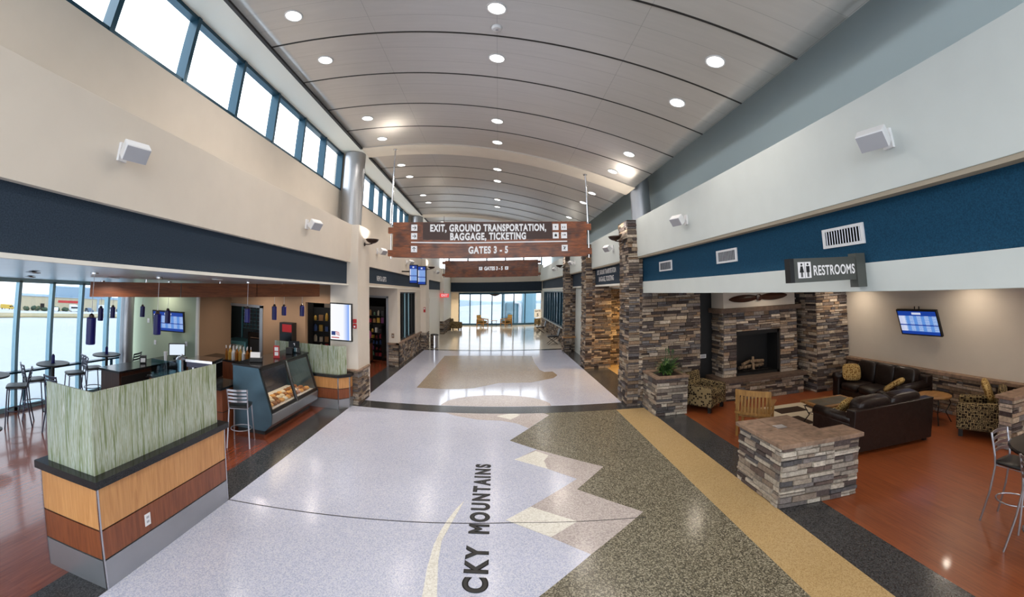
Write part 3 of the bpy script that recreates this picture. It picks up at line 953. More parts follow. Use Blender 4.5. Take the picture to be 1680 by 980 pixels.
for (a, b) in ((y0, ym), (ym, y1)):
    fr = slope(0.47, 0.53, a, b, -0.02, 0.03)
    for args in ((1.28, 1.335, a, b), (0.47, 1.335, a, a + 0.05), (0.47, 1.335, b - 0.05, b)):
        s_ = slope(*args, -0.02, 0.03)
        fr.add(s_.v, s_.f)
    d = fr.build('glass_door', 'black', t)
    slope(0.52, 1.29, a + 0.04, b - 0.04, -0.008, 0.006).build('pane', 'glass', d)
slope(0.46, 1.335, ym - 0.02, ym + 0.02, 0.008, 0.01).build('mullion', 'chrome', t)
o = D(-4.9, -4.5, y0 + 0.05, y1 - 0.05, 1.315, 1.33).build('light_strip', 'warm_glow', t)
area_lamp('lamp', (-0.15, 0, 1.30), 1.6, 1.9, (255, 232, 190), (0, 0, math.pi / 2), parent=t, shape='RECTANGLE', size_y=0.12)
M['pastry_a'] = plain('golden_crust', (196, 146, 84), 0.6, noise=0.25, scale=30)
M['pastry_b'] = plain('pale_wrap', (206, 196, 176), 0.5, noise=0.2, scale=30)
M['pastry_c'] = plain('brown_crust', (130, 84, 48), 0.6, noise=0.25, scale=30)
rg = random.Random(3)
pm = [MB().puff((0, 0, 0.045), (0.15, 0.11, 0.09), 0.9, 6).build('wrapped_pastry', m, smooth=True) for m in ('pastry_a', 'pastry_b', 'pastry_c')]
first = {0: True, 1: True, 2: True}
for k in range(40):
    r, c = divmod(k, 13) if k < 39 else (3, 0)
    kind = rg.randrange(3)
    if first[kind]:
        o = pm[kind]; first[kind] = False
    else:
        o = pm[kind].copy(); COL.objects.link(o)
    yy = y0 + 0.12 + c * 0.152
    if abs(yy - ym) < 0.03: yy += 0.03
    o.location = (-4.32 - r * 0.155, yy, 0.502)
    o.rotation_euler = (0, 0, rg.uniform(-0.5, 0.5))
    tag(o, ('golden crusted pastry', 'pale wrapped pastry', 'brown crusted pastry')[kind] + ' on the lower deck of the glass display case', 'pastry', 'pastries on the case deck')
# things on top of the case
t = thing('menu_stand', 'small red menu stand with two white cards on the pastry case', 'menu stand', (-4.6, 7.98, 1.377), 0.35)
B(-0.07, 0.07, -0.03, 0.03, 0, 0.02).build('base', 'red', t)
B(-0.065, 0.065, -0.008, 0.008, 0.02, 0.27).build('board', 'red', t)
for z in (0.05, 0.155):
    B(-0.04, 0.04, -0.011, -0.008, z, z + 0.08).build('card', 'white_plastic', t)
t = thing('napkin_box', 'black square napkin box at the middle of the pastry case top', 'box', (-4.62, 8.62, 1.377), 0.3)
B(-0.075, 0.075, -0.06, 0.06, 0, 0.15).build('body', 'black', t, bevel=0.008)
B(-0.06, 0.06, -0.064, -0.06, 0.03, 0.12).build('front_plate', 'vinyl', t)
t = thing('cash_register', 'black cash register at the far end of the pastry case top', 'register', (-4.66, 8.93, 1.377), 0.4)
B(-0.15, 0.15, -0.13, 0.13, 0, 0.1).build('drawer_unit', 'black', t, bevel=0.008)
MB().obox((0, 0.03, 0.17), (0.26, 0.04, 0.18), (-0.35, 0, 0)).build('screen', 'black_gloss', t)
B(0.02, 0.08, -0.135, -0.128, 0.03, 0.12).build('receipt_slot', 'white_plastic', t)
t = thing('soap_bottle', 'clear pump bottle between the napkin box and the register', 'bottle', (-4.56, 8.77, 1.377))
MB().lathe([(0.035, 0), (0.037, 0.01), (0.037, 0.13), (0.015, 0.165), (0.015, 0.185)], n=16).build('body', 'glass_tint', t)
MB().tube([(0, 0, 0.185), (0, 0, 0.235), (0, -0.05, 0.235)], 0.008, 8).build('pump', 'white_plastic', t)
t = thing('register_terminal', 'black till with a pale front at the near end of the pastry case top', 'register', (-4.72, 7.35, 1.377), 0.5)
B(-0.13, 0.13, -0.1, 0.1, 0, 0.09).build('base', 'black', t, bevel=0.01)
MB().obox((-0.02, -0.02, 0.13), (0.2, 0.03, 0.13), (-0.5, 0, 0)).build('screen', 'white_plastic', t)

# ------------------------------------------------------------------ service counter and bar
t = thing('service_counter', 'dark topped veneer counter behind the near stool', 'counter', (-6.0, 6.95, 0))
B(-1.0, 0.93, -0.3, 0.35, 0.0, 0.42).build('lower_panel', 'mahog', t)
B(-1.0, 0.93, -0.29, 0.35, 0.42, 0.435).build('reveal_strip', 'black', t)
B(-1.0, 0.93, -0.3, 0.35, 0.435, 0.88).build('upper_panel', 'mahog', t)
B(-1.03, 0.95, -0.37, 0.38, 0.88, 0.925).build('counter_cap', 'granite', t)
t = thing('espresso_machine', 'black espresso machine with chrome taps on the dark counter', 'coffee machine', (-5.75, 6.98, 0.927), 0.2)
B(-0.3, 0.3, -0.18, 0.22, 0.06, 0.4).build('body', 'black_gloss', t, bevel=0.02)
B(-0.3, 0.3, -0.3, 0.22, 0.0, 0.06).build('drip_tray', 'chrome', t)
B(-0.3, 0.3, -0.28, 0.22, 0.4, 0.45).build('top_panel', 'chrome', t)
for x in (-0.15, 0.15):
    g = MB().cyl((x, -0.22, 0.22), (x, -0.22, 0.29), 0.04, 14).build('brew_head', 'chrome', t)
    MB().cyl((x, -0.24, 0.235), (x, -0.38, 0.215), 0.014, 8).build('handle', 'black', g)
B(-0.3, 0.3, -0.23, -0.17, 0.29, 0.4).build('front_panel', 'stool_dark', t)
t = thing('coffee_urn', 'tall silver coffee urn on the counter next to the espresso machine', 'urn', (-6.45, 7.05, 0.927))
MB().lathe([(0.12, 0), (0.13, 0.03), (0.13, 0.34), (0.1, 0.39), (0.03, 0.41), (0.02, 0.44)], n=20).build('body', 'chrome', t, smooth=False)
MB().tube([(0, -0.13, 0.08), (0, -0.19, 0.08), (0, -0.19, 0.04)], 0.014, 8).build('spigot', 'black', t)
t = thing('glass_counter_shield', 'pale blue glass shield standing behind the foreground reed glass', 'glass shield', (-6.35, 6.68, 0.926))
B(-0.62, 0.1, -0.006, 0.006, 0.0, 0.34).build('pane', 'glass_tint', t)
for x in (-0.6, 0.08):
    B(x - 0.015, x + 0.015, -0.03, 0.03, 0, 0.05).build('clamp', 'chrome', t)
# back counter with syrup bottles
t = thing('back_counter', 'dark back counter below the kitchen opening holding bottles', 'counter', (-6.4, 9.0, 0))
B(-0.85, 0.75, -0.3, 0.3, 0, 0.98).build('cabinet', 'mahog', t)
B(-0.88, 0.78, -0.33, 0.3, 0.98, 1.02).build('counter_cap', 'granite', t)
M['amber'] = plain('amber_syrup', (150, 92, 34), 0.2)
M['honey'] = plain('honey_syrup', (192, 146, 62), 0.2)
pro = []
for mt, nm in (('amber', 'amber'), ('honey', 'honey coloured'), ('white_plastic', 'white')):
    b = thing('syrup_bottle', nm + ' syrup bottle with a white pump on the back counter', 'bottle', (0, 0, 0), 0, 'syrup bottles on the back counter')
    MB().lathe([(0.036, 0), (0.038, 0.01), (0.038, 0.19), (0.016, 0.235), (0.014, 0.28)], n=12).build('body', mt, b)
    MB().tube([(0, 0, 0.28), (0, 0, 0.345), (0.03, -0.05, 0.35)], 0.011, 6).build('pump', 'white_plastic', b)
    pro.append(b)
for k in range(14):
    src = pro[k % 3]
    pos = (-6.55 + 0.105 * (k % 7) + 0.03 * (k // 7), 8.78 + 0.14 * (k // 7), 1.022)
    if k < 3:
        src.location = pos
    else:
        dup(src, pos)
t = thing('bar_counter', 'long dark bar counter along the green cafe wall side', 'counter', (-7.62, 7.15, 0))
B(-0.28, 0.28, -1.0, 1.0, 0.0, 0.99).build('cabinet', 'dark_wood', t)
B(-0.32, 0.34, -1.05, 1.05, 0.99, 1.03).build('counter_cap', 'granite', t)
B(0.28, 0.30, -0.95, 0.95, 0.1, 0.9).build('front_panel', 'black', t)
t = thing('order_monitor', 'small lit white monitor on the bar by the green wall', 'monitor', (-7.5, 8.02, 1.032), 0.75)
B(-0.09, 0.09, -0.07, 0.07, 0, 0.02).build('base', 'black', t)
B(-0.02, 0.02, -0.01, 0.02, 0.02, 0.12).build('neck', 'black', t)
B(-0.2, 0.2, -0.02, 0.02, 0.06, 0.36).build('housing', 'black', t)
M['scr_white'] = emit('lit_white_screen', (225, 238, 250), 1.0)
B(-0.18, 0.18, -0.023, -0.02, 0.08, 0.34).build('screen', 'scr_white', t)
t = thing('napkin_dispenser', 'black napkin dispenser with a pale front on the bar end', 'dispenser', (-7.62, 7.05, 1.032), 0.75)
B(-0.07, 0.07, -0.06, 0.06, 0, 0.17).build('body', 'black', t, bevel=0.01)
B(-0.05, 0.05, -0.064, -0.06, 0.03, 0.12).build('face', 'white_plastic', t)
t = thing('paper_cup_stack', 'stack of white paper cups on the bar near the order monitor', 'cups', (-7.42, 7.55, 1.032))
MB().lathe([(0.03, 0), (0.045, 0.22), (0.03, 0.22)], n=14).build('cups', 'white_plastic', t)

# ------------------------------------------------------------------ stools, tall tables
def make_stool(name, label, metal):
    t = thing(name, label, 'bar stool', (0, 0, 0))
    # local front is -y, back at +y
    MB().puff((0, -0.01, 0.745), (0.40, 0.39, 0.06), 0.4, 8).build('seat', 'vinyl', t, smooth=True)
    MB().tube([(-0.17, -0.17, 0.71), (0.17, -0.17, 0.71), (0.17, 0.16, 0.71), (-0.17, 0.16, 0.71)], 0.011, 8, closed=True).build('seat_frame', metal, t)
    for s in (-1, 1):
        MB().tube([(0.165 * s, -0.165, 0.71), (0.195 * s, -0.205, 0.0)], 0.0125, 8).build('leg', metal, t)
        MB().tube([(0.17 * s, 0.165, 0.70), (0.185 * s, 0.19, 0.4), (0.205 * s, 0.255, 0.0)], 0.0125, 8).build('leg', metal, t)
        MB().tube([(0.17 * s, 0.165, 0.70), (0.175 * s, 0.175, 0.82), (0.185 * s, 0.225, 1.08)], 0.0125, 8).build('back_post', metal, t)
    for k in range(4):
        z = 0.84 + 0.068 * k
        y = 0.182 + (z - 0.82) * 0.18
        m = MB()
        n = 8
        pts = [(-0.175 + 0.35 * i / n, y + 0.03 * math.sin(math.pi * i / n)) for i in range(n + 1)]
        for i in range(n):
            (xa, ya), (xb, yb) = pts[i], pts[i + 1]
            m.hexa([(xa, ya - 0.006, z), (xb, yb - 0.006, z), (xb, yb + 0.006, z), (xa, ya + 0.006, z)], [(xa, ya - 0.006, z + 0.036), (xb, yb - 0.006, z + 0.036), (xb, yb + 0.006, z + 0.036), (xa, ya + 0.006, z + 0.036)])
        m.build('back_slat', metal, t)
    MB().tube([(0.19 * math.cos(a * math.pi / 10), -0.005 + 0.19 * math.sin(a * math.pi / 10), 0.30) for a in range(20)], 0.010, 8, closed=True).build('foot_ring', metal, t)
    return t
SG = 'ladder back bar stools'
s_light = make_stool('bar_stool', 'steel bar stool with black seat between the divider and the pastry case', 'stool_metal')
s_light.location = (-4.47, 6.40, 0.002); s_light.rotation_euler = (0, 0, math.radians(200)); s_light['group'] = SG
dup(s_light, (-5.35, 6.22, 0.002), math.radians(185), 'steel bar stool half hidden by the foreground reed glass, at the dark counter', SG)
s_dark = make_stool('bar_stool', 'dark window stool nearest the camera, right of the first tall table', 'stool_dark')
s_dark.location = (-8.66, 4.83, 0.002); s_dark.rotation_euler = (0, 0, math.radians(-35)); s_dark['group'] = SG
for (x, y, r, lab) in ((-8.95, 5.32, 160, 'dark window stool left of the middle tall table, facing away from the camera'),
                       (-8.95, 6.28, -20, 'dark window stool right of the middle tall table'),
                       (-9.12, 6.86, 160, 'dark window stool left of the last tall table'),
                       (-8.72, 7.62, -70, 'dark window stool closest to the round column by the window corner'),
                       (-7.7, 5.1, 180, 'dark stool at the low end of the bar, seen just over the reed glass'),
                       (-8.3, 3.88, 60, 'dark window stool at the left frame edge, only its slats in view')):
    dup(s_dark, (x, y, 0.002), math.radians(r), lab, SG)
def tall_table(x, y, lab, r=0.33, z=1.0):
    t = thing('tall_table', lab, 'table', (x, y, 0.002), 0, 'tall tables by the window')
    MB().lathe([(r - 0.01, 0), (r, 0.008), (r, 0.024), (r - 0.01, 0.032)], (0, 0, z - 0.03), 28).build('tabletop', 'black', t)
    MB().cyl((0, 0, 0.03), (0, 0, z - 0.03), 0.035, 14).build('pedestal', 'black', t)
    MB().lathe([(0.2, 0), (0.2, 0.012), (0.05, 0.035)], n=24).build('base', 'black', t)
    return t
tall_table(-8.75, 4.35, 'tall round black table at the left frame edge by the window')
tall_table(-9.05, 5.80, 'tall round black table in the middle of the window row')
tall_table(-9.22, 7.33, 'tall round black table nearest the round column')
for (x, y, w) in ((-9.05, 5.80, 'middle'), (-9.22, 7.33, 'last')):
    t = thing('table_caddy', 'dark cylindrical caddy on the %s tall window table' % w, 'caddy', (x, y, 1.003))
    MB().lathe([(0.05, 0), (0.05, 0.012), (0.035, 0.012), (0.035, 0.16), (0.03, 0.17)], n=14).build('body', 'cobalt', t)
    MB().cyl((0, 0, 0.17), (0, 0, 0.19), 0.02, 10).build('lid', 'black', t)
# window ledge rail
t = thing('window_rail', 'dark drink rail running along the big cafe window', 'rail', (-9.52, 2.1, 0))
B(-0.03, 0.10, -6.0, 5.85, 0.80, 0.84).build('ledge', 'dark_frame', t)
for k in range(6):
    B(-0.03, 0.03, -5.8 + 2.28 * k, -5.76 + 2.28 * k, 0.1, 0.8).build('bracket', 'dark_frame', t)
# metal column by the cafe window
t = thing('round_column', 'grey round column at the corner of the cafe window', 'column', (-9.25, 7.96, 0.002))
MB().lathe([(0.17, 0), (0.17, 2.75)], n=32).build('shaft', 'steel', t, smooth=False)
MB().lathe([(0.185, 0), (0.185, 0.08), (0.17, 0.085)], n=32).build('base_ring', 'steel', t)

# ------------------------------------------------------------------ cafe: canopy beam, pendants, wall things
t = thing('wood_canopy', 'long stained wood canopy fascia hanging over the cafe counter', 'canopy', (-5.45, 7.0, 2.7))
A_, B_ = (-6.80, 4.98), (-4.02, 9.05)
dx, dy = B_[0] - A_[0], B_[1] - A_[1]
ln = math.hypot(dx, dy)
nx, ny = -dy / ln * 0.14, dx / ln * 0.14
def can(f0, f1, off, zlo, zhi):
    pa = (A_[0] + dx * f0 + 5.45, A_[1] + dy * f0 - 7.0)
    pb = (A_[0] + dx * f1 + 5.45, A_[1] + dy * f1 - 7.0)
    za0, za1 = 2.56 + (2.75 - 2.56) * f0 + zlo, 2.82 + (3.04 - 2.82) * f0 + zhi
    zb0, zb1 = 2.56 + (2.75 - 2.56) * f1 + zlo, 2.82 + (3.04 - 2.82) * f1 + zhi
    o1 = (nx * off, ny * off)
    return MB().hexa([(pa[0], pa[1], za0 - 2.7), (pb[0], pb[1], zb0 - 2.7), (pb[0] + nx, pb[1] + ny, zb0 - 2.7), (pa[0] + nx, pa[1] + ny, za0 - 2.7)],
                     [(pa[0], pa[1], za1 - 2.7), (pb[0], pb[1], zb1 - 2.7), (pb[0] + nx, pb[1] + ny, zb1 - 2.7), (pa[0] + nx, pa[1] + ny, za1 - 2.7)])
for i in range(3):
    can(i / 3 + 0.002, (i + 1) / 3 - 0.002, 1, 0, 0).build('fascia_board', 'beam_wood', t)
for f in (0.2, 0.5, 0.8):
    MB().cyl((A_[0] + dx * f + nx / 2 + 5.45, A_[1] + dy * f + ny / 2 - 7.0, 0.05), (A_[0] + dx * f + nx / 2 + 5.45, A_[1] + dy * f + ny / 2 - 7.0, 0.34), 0.012, 8).build('hanger', 'chrome', t)
def ceil_z(x):
    return 2.74 + (x + 9.7) / 6.1 * 0.32
pend = None
PG = 'cobalt cylinder pendants over the cafe bar'
for (x, y, z0, z1, lab) in ((-4.95, 3.68, 2.08, 2.44, 'largest cobalt pendant, nearest the camera, in front of the runway view'),
                            (-8.3, 6.4, 1.95, 2.24, 'cobalt pendant second from the left, before the cafe window'),
                            (-8.95, 7.25, 1.92, 2.2, 'cobalt pendant just left of the round column'),
                            (-8.2, 7.52, 2.0, 2.27, 'cobalt pendant in front of the green wall, left of the screen'),
                            (-5.05, 4.94, 2.1, 2.44, 'cobalt pendant overlapping the left edge of the green wall screen'),
                            (-6.6, 6.75, 2.04, 2.32, 'cobalt pendant overlapping the middle of the green wall screen'),
                            (-4.85, 7.2, 2.18, 2.48, 'cobalt pendant hanging before the kitchen opening'),
                            (-5.05, 8.65, 2.14, 2.48, 'cobalt pendant left of the tall red cooler'),
                            (-4.95, 8.95, 2.24, 2.48, 'cobalt pendant right above the tall red cooler'),
                            (-4.5, 9.05, 2.25, 2.52, 'cobalt pendant before the gift shop opening')):
    zc = ceil_z(x)
    t = thing('pendant_lamp', lab, 'pendant lamp', (x, y, zc), 0, PG)
    MB().lathe([(0.05, -0.02), (0.05, 0.0), (0.01, 0.0)], n=16).build('canopy_plate', 'chrome', t)
    MB().cyl((0, 0, z1 - zc), (0, 0, -0.01), 0.004, 6).build('cord', 'white_plastic', t)
    MB().lathe([(0.055, z0 - zc), (0.058, z0 - zc + 0.01), (0.058, z1 - zc - 0.03), (0.05, z1 - zc - 0.02)], n=18).build('shade', 'cobalt', t)
    MB().lathe([(0.035, z1 - zc - 0.02), (0.03, z1 - zc + 0.012), (0.008, z1 - zc + 0.03)], n=14).build('cap', 'bronze', t)
    if y < 7:
        pass

def flight_board(name):
    t = NT(name)
    tc = t.new('ShaderNodeTexCoord')
    sp = t.new('ShaderNodeSeparateXYZ')
    t.link(tc.outputs['Generated'], sp.inputs[0])
    u, v = sp.outputs['X'], sp.outputs['Z']
    rows = t.math('FRACT', t.math('MULTIPLY', v, 15.0))
    cols = t.math('FRACT', t.math('MULTIPLY', u, 5.0))
    r = t.math('GREATER_THAN', rows, 0.42)
    c = t.math('GREATER_THAN', cols, 0.45)
    nz = t.new('ShaderNodeTexNoise', Scale=60.0, Detail=1.0)
    t.link(tc.outputs['Generated'], nz.inputs['Vector'])
    txt = t.math('MULTIPLY', t.math('MULTIPLY', r, c), t.math('GREATER_THAN', nz.outputs[0], 0.40))
    body = t.math('MULTIPLY', t.math('GREATER_THAN', v, 0.13), t.math('LESS_THAN', v, 0.80))
    gap = t.math('MULTIPLY', t.math('GREATER_THAN', v, 0.38), t.math('LESS_THAN', v, 0.43))
    body = t.math('SUBTRACT', body, gap)
    left = t.math('MULTIPLY', t.math('LESS_THAN', u, 0.17), body)
    base = t.mix(body, lin(20, 62, 156), lin(96, 146, 220))
    base = t.mix(t.math('MULTIPLY', left, 0.7), base, lin(226, 226, 245))
    col = t.mix(t.math('MULTIPLY', t.math('MULTIPLY', txt, body), 0.6), base, lin(225, 235, 250))
    head = t.math('MULTIPLY', t.math('MULTIPLY', t.math('GREATER_THAN', v, 0.86), t.math('LESS_THAN', v, 0.95)), t.math('MULTIPLY', t.math('GREATER_THAN', u, 0.38), t.math('LESS_THAN', u, 0.62)))
    col = t.mix(t.math('MULTIPLY', head, 0.8), col, lin(230, 236, 250))
    t.b.inputs['Base Color'].default_value = (0, 0, 0, 1)
    t.link(col, t.b.inputs['Emission Color'])
    t.b.inputs['Emission Strength'].default_value = 0.95
    return t.m
M['flight'] = flight_board('flight_list_screen')
t = thing('flight_screen', 'flight information screen on the green cafe wall', 'screen', (-8.13, 8.36, 1.86))
t.rotation_euler = (math.radians(8), 0, math.radians(16))
B(-0.45, 0.45, -0.03, 0.03, -0.27, 0.27).build('bezel', 'black', t)
B(-0.42, 0.42, -0.034, -0.03, -0.24, 0.24).build('display', 'flight', t)
B(-0.1, 0.1, 0.03, 0.215, -0.08, 0.08).build('bracket', 'black', t)
for (x, z, lab) in ((-9.12, 1.78, 'pair of white sensor plates beside the round column'), (-8.84, 1.22, 'white switch plate on the green wall, below left of the screen'), (-7.72, 1.30, 'white switch plate on the green wall near its right edge')):
    t = thing('switch_plate', lab, 'switch', (x, 8.597, z))
    B(-0.04, 0.04, -0.008, 0, -0.06, 0.06).build('plate', 'white_plastic', t)
    B(-0.012, 0.012, -0.014, -0.008, -0.02, 0.02).build('toggle', 'white_plastic', t)
# kitchen behind the opening
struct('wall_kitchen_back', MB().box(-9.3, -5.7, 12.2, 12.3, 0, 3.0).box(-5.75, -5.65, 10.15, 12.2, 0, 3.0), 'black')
t = thing('wire_rack', 'steel grid rack hanging in the dark kitchen opening', 'rack', (-6.95, 11.2, 1.55))
m = MB()
for i in range(13):
    m.box(-0.75 + 0.125 * i - 0.006, -0.75 + 0.125 * i + 0.006, -0.01, 0.01, 0, 0.95)
for i in range(9):
    m.box(-0.76, 0.76, -0.008, 0.012, 0.118 * i - 0.006, 0.118 * i + 0.006)
M['teal_steel'] = plain('teal_steel', (84, 130, 136), 0.4, 0.5)
m.build('grid', 'teal_steel', t)
B(-0.8, -0.76, -0.02, 0.02, -1.55, 0.97).build('post', 'teal_steel', t)
B(0.76, 0.8, -0.02, 0.02, -1.55, 0.97).build('post', 'teal_steel', t)
t = thing('ice_machine', 'teal front ice machine low in the kitchen opening', 'machine', (-7.45, 10.7, 0))
B(-0.42, 0.42, -0.35, 0.35, 0, 1.25).build('body', 'teal_steel', t, bevel=0.03)
B(-0.36, 0.36, -0.37, -0.35, 0.75, 1.15).build('door', 'chrome', t)
t = thing('kitchen_oven', 'dark oven stack in the kitchen opening', 'oven', (-6.5, 10.72, 0))
B(-0.5, 0.4, -0.3, 0.3, 0, 1.55).build('body', 'black_gloss', t, bevel=0.02)
B(-0.4, 0.3, -0.33, -0.30, 0.9, 1.35).build('door', 'black', t)
MB().cyl((-0.35, -0.36, 1.4), (0.25, -0.36, 1.4), 0.015, 8).build('handle', 'chrome', t)
# cooler
t = thing('drinks_cooler', 'tall dark drinks cooler with red header by the tan cafe wall', 'cooler', (-5.32, 9.82, 0.002))
B(-0.19, 0.19, -0.1, 0.16, 0, 1.98).build('cabinet', 'black', t)
B(-0.10, 0.18, -0.11, -0.10, 1.74, 1.94).build('header', 'red', t)
d = B(-0.17, 0.17, -0.115, -0.10, 0.12, 1.7).build('door', 'black_gloss', t)
M['goods_y'] = plain('yellow_pack', (196, 160, 60), 0.5)
for i in range(4):
    B(-0.14, 0.14, -0.12, -0.115, 0.75 + 0.22 * i, 0.765 + 0.22 * i).build('shelf_edge', 'goods_y', t)
# hygiene: wall phone marks left of kitchen omitted

# ------------------------------------------------------------------ gift shop goods
GOODS = [(176, 60, 70), (70, 96, 150), (200, 190, 170), (60, 60, 64), (150, 110, 70), (190, 150, 60), (120, 60, 110), (86, 120, 96), (210, 206, 200), (120, 40, 40)]
gm = []
for i, c in enumerate(GOODS):
    gm.append(plain('goods_%d' % i, c, 0.55))
gname = ['red', 'blue', 'cream', 'black', 'tan', 'mustard', 'purple', 'green', 'white', 'maroon']
def goods_rack(x, y, rz, w, h, n_sh, per, label, gid, seed, dep=0.32, where=''):
    rg = random.Random(seed)
    t = thing('display_rack', label, 'rack', (x, y, 0.002), rz)
    B(-w / 2, w / 2, dep / 2 - 0.02, dep / 2, 0, h).build('back_panel', 'black', t)
    for s in (-1, 1):
        B(s * w / 2 - 0.015, s * w / 2 + 0.015, -dep / 2, dep / 2, 0, h).build('side_panel', 'black', t)
    for k in range(n_sh):
        z = 0.15 + (h - 0.25) * k / n_sh
        B(-w / 2 + 0.016, w / 2 - 0.016, -dep / 2, dep / 2 - 0.02, z, z + 0.02).build('shelf', 'iron', t)
        zs = (h - 0.25) / n_sh
        for j in range(per):
            gx = -w / 2 + (j + 0.5) * w / per
            ww, hh = w / per * rg.uniform(0.5, 0.74), zs * rg.uniform(0.45, 0.85)
            ci = rg.randrange(len(GOODS))
            if rg.random() < 0.5:
                mb = B(-ww / 2, ww / 2, -0.06, 0.06, 0, hh)
            else:
                mb = MB().lathe([(ww * 0.4, 0), (ww * 0.46, hh * 0.3), (ww * 0.42, hh * 0.75), (ww * 0.18, hh)], n=10)
            o = mb.build('shop_item', gm[ci])
            p = Vector((gx, -0.04, z + 0.021))
            p.rotate(Euler((0, 0, rz)))
            o.location = (x + p.x, y + p.y, 0.002 + p.z)
            o.rotation_euler = (0, 0, rz)
            tag(o, '%s packaged item for sale on the dark rack %s' % (gname[ci], where), 'shop item', gid)
    return t
goods_rack(-5.6, 17.9, 0, 1.7, 2.2, 6, 9, 'dark display rack facing the shop doorway', 'goods seen through the shop doorway', 5, where='facing the shop doorway')
goods_rack(-4.75, 16.6, -0.15, 0.55, 1.5, 5, 3, 'narrow display rack right of the pink backpack', 'goods beside the pink backpack', 6, where='beside the pink backpack')
goods_rack(-5.35, 12.4, 0.25, 1.5, 2.3, 6, 8, 'dark display rack seen through the cafe side opening of the shop', 'goods seen over the reed glass', 8, where='seen over the far reed glass')
t = thing('shop_counter', 'cherry wood cabinet with black top just inside the shop doorway', 'cabinet', (-5.05, 15.95, 0.002))
B(-0.28, 0.22, -0.2, 0.25, 0.05, 0.78).build('cabinet', 'mahog', t)
B(-0.28, 0.22, -0.18, 0.25, 0, 0.05).build('plinth', 'black', t)
B(-0.30, 0.24, -0.22, 0.27, 0.78, 0.9).build('top', 'black', t)
t = thing('backpack', 'round magenta backpack on the shop counter', 'backpack', (-5.02, 15.95, 0.903), 0.2)
M['magenta'] = plain('magenta_cloth', (176, 74, 136), 0.7)
MB().puff((0, 0, 0.21), (0.44, 0.24, 0.42), 0.7, 10).build('body', 'magenta', t, smooth=True)
MB().puff((0, -0.12, 0.14), (0.3, 0.08, 0.2), 0.6, 8).build('front_pocket', 'magenta', t, smooth=True)
MB().tube([(-0.05, 0, 0.41), (-0.05, 0, 0.46), (0.05, 0, 0.46), (0.05, 0, 0.41)], 0.01, 6).build('handle', 'black', t)
# ------------------------------------------------------------------ lounge: stone boxes
t = thing('stone_planter', 'ledgestone planter box standing in front of the tall stone pillar', 'planter', (4.13, 9.3, 0.002))
ox, oy = 4.13, 9.3
m = MB()
stone_block(m, 3.76 - ox, 4.50 - ox, 8.91 - oy, 9.78 - oy, 0, 0.86, 'FLR', 601, tone=0.95, pal=GREYS)
m.build('stone_box', ['mortar', 'stone'], t)
m = MB()
for a in ((3.72, 4.54, 8.87, 8.99), (3.72, 4.54, 9.68, 9.80), (3.72, 3.84, 8.99, 9.68), (4.42, 4.54, 8.99, 9.68)):
    m.box(a[0] - ox, a[1] - ox, a[2] - oy, a[3] - oy, 0.86, 0.915)
m.build('rim_cap', 'cap_stone', t, bevel=0.008)
B(3.84 - ox, 4.42 - ox, 8.99 - oy, 9.68 - oy, 0.84, 0.88).build('soil_bed', 'soil', t)
t = thing('potted_plant', 'green leafy plant growing in the ledgestone planter box', 'plant', (4.12, 9.26, 0.884))
rg = random.Random(12)
def leaf_mb(m, base, az, tilt, ln, w, mi):
    d = Vector((math.cos(az), math.sin(az), 0))
    s = Vector((-math.sin(az), math.cos(az), 0))
    pts = []
    for i in range(5):
        f = i / 4
        a = tilt + f * 0.5
        p = Vector(base) + d * (ln * f * math.sin(a)) + Vector((0, 0, ln * f * math.cos(a)))
        pts.append((p, w * math.sin(math.pi * (0.12 + 0.86 * f)) ))
    vs = []
    for p, ww in pts:
        vs += [p - s * ww + Vector((0, 0, 0.25 * ww)), p, p + s * ww + Vector((0, 0, 0.25 * ww))]
    fs = []
    for i in range(4):
        a = i * 3
        fs += [(a, a + 1, a + 4, a + 3), (a + 1, a + 2, a + 5, a + 4)]
    m.add(vs, fs, mi)
m = MB()
for k in range(120):
    leaf_mb(m, (rg.uniform(-0.13, 0.13), rg.uniform(-0.13, 0.13), rg.uniform(0.01, 0.14)), rg.uniform(0, 6.28), rg.uniform(0.1, 1.1), rg.uniform(0.18, 0.42), rg.uniform(0.018, 0.034), 0 if rg.random() < 0.75 else 1)
m.build('leaves', ['leaf', 'leaf_light'], t)
m = MB()
for k in range(5):
    a = rg.uniform(0, 6.28)
    m.tube([(0.1 * math.cos(a), 0.1 * math.sin(a), 0), (0.15 * math.cos(a), 0.15 * math.sin(a), 0.3), (0.17 * math.cos(a), 0.17 * math.sin(a), 0.56)], [0.006, 0.005, 0.004], 6)
    m.puff((0.17 * math.cos(a), 0.17 * math.sin(a), 0.57), (0.03, 0.03, 0.11), 1, 6)
m.build('flower_spike', 'leaf', t)

t = thing('stone_counter_block', 'L-shaped ledgestone half wall with brown stone cap in the foreground', 'half wall', (4.35, 5.05, 0.002))
ox, oy = 4.35, 5.05
m = MB()
stone_block(m, 3.78 - ox, 4.60 - ox, 4.65 - oy, 5.62 - oy, 0, 0.82, 'FLRB', 621, tone=1.0, pal=GREYS)
stone_block(m, 4.60 - ox, 5.03 - ox, 4.65 - oy, 4.93 - oy, 0, 0.82, 'FRB', 641, tone=1.0, pal=GREYS)
m.build('stone_body', ['mortar', 'stone'], t)
seg = [(3.72, 4.08, 4.59, 5.15), (3.72, 4.08, 5.16, 5.68), (4.085, 4.66, 4.59, 5.15), (4.085, 4.66, 5.16, 5.68), (4.665, 5.09, 4.59, 4.98)]
for a in seg:
    B(a[0] - ox, a[1] - ox, a[2] - oy, a[3] - oy, 0.82, 0.88).build('cap_slab', 'cap_stone', t, bevel=0.01)
p = B(4.10 - ox, 4.26 - ox, 5.17 - oy, 5.30 - oy, 0.88, 0.888).build('outlet_lid', 'stool_metal', t)

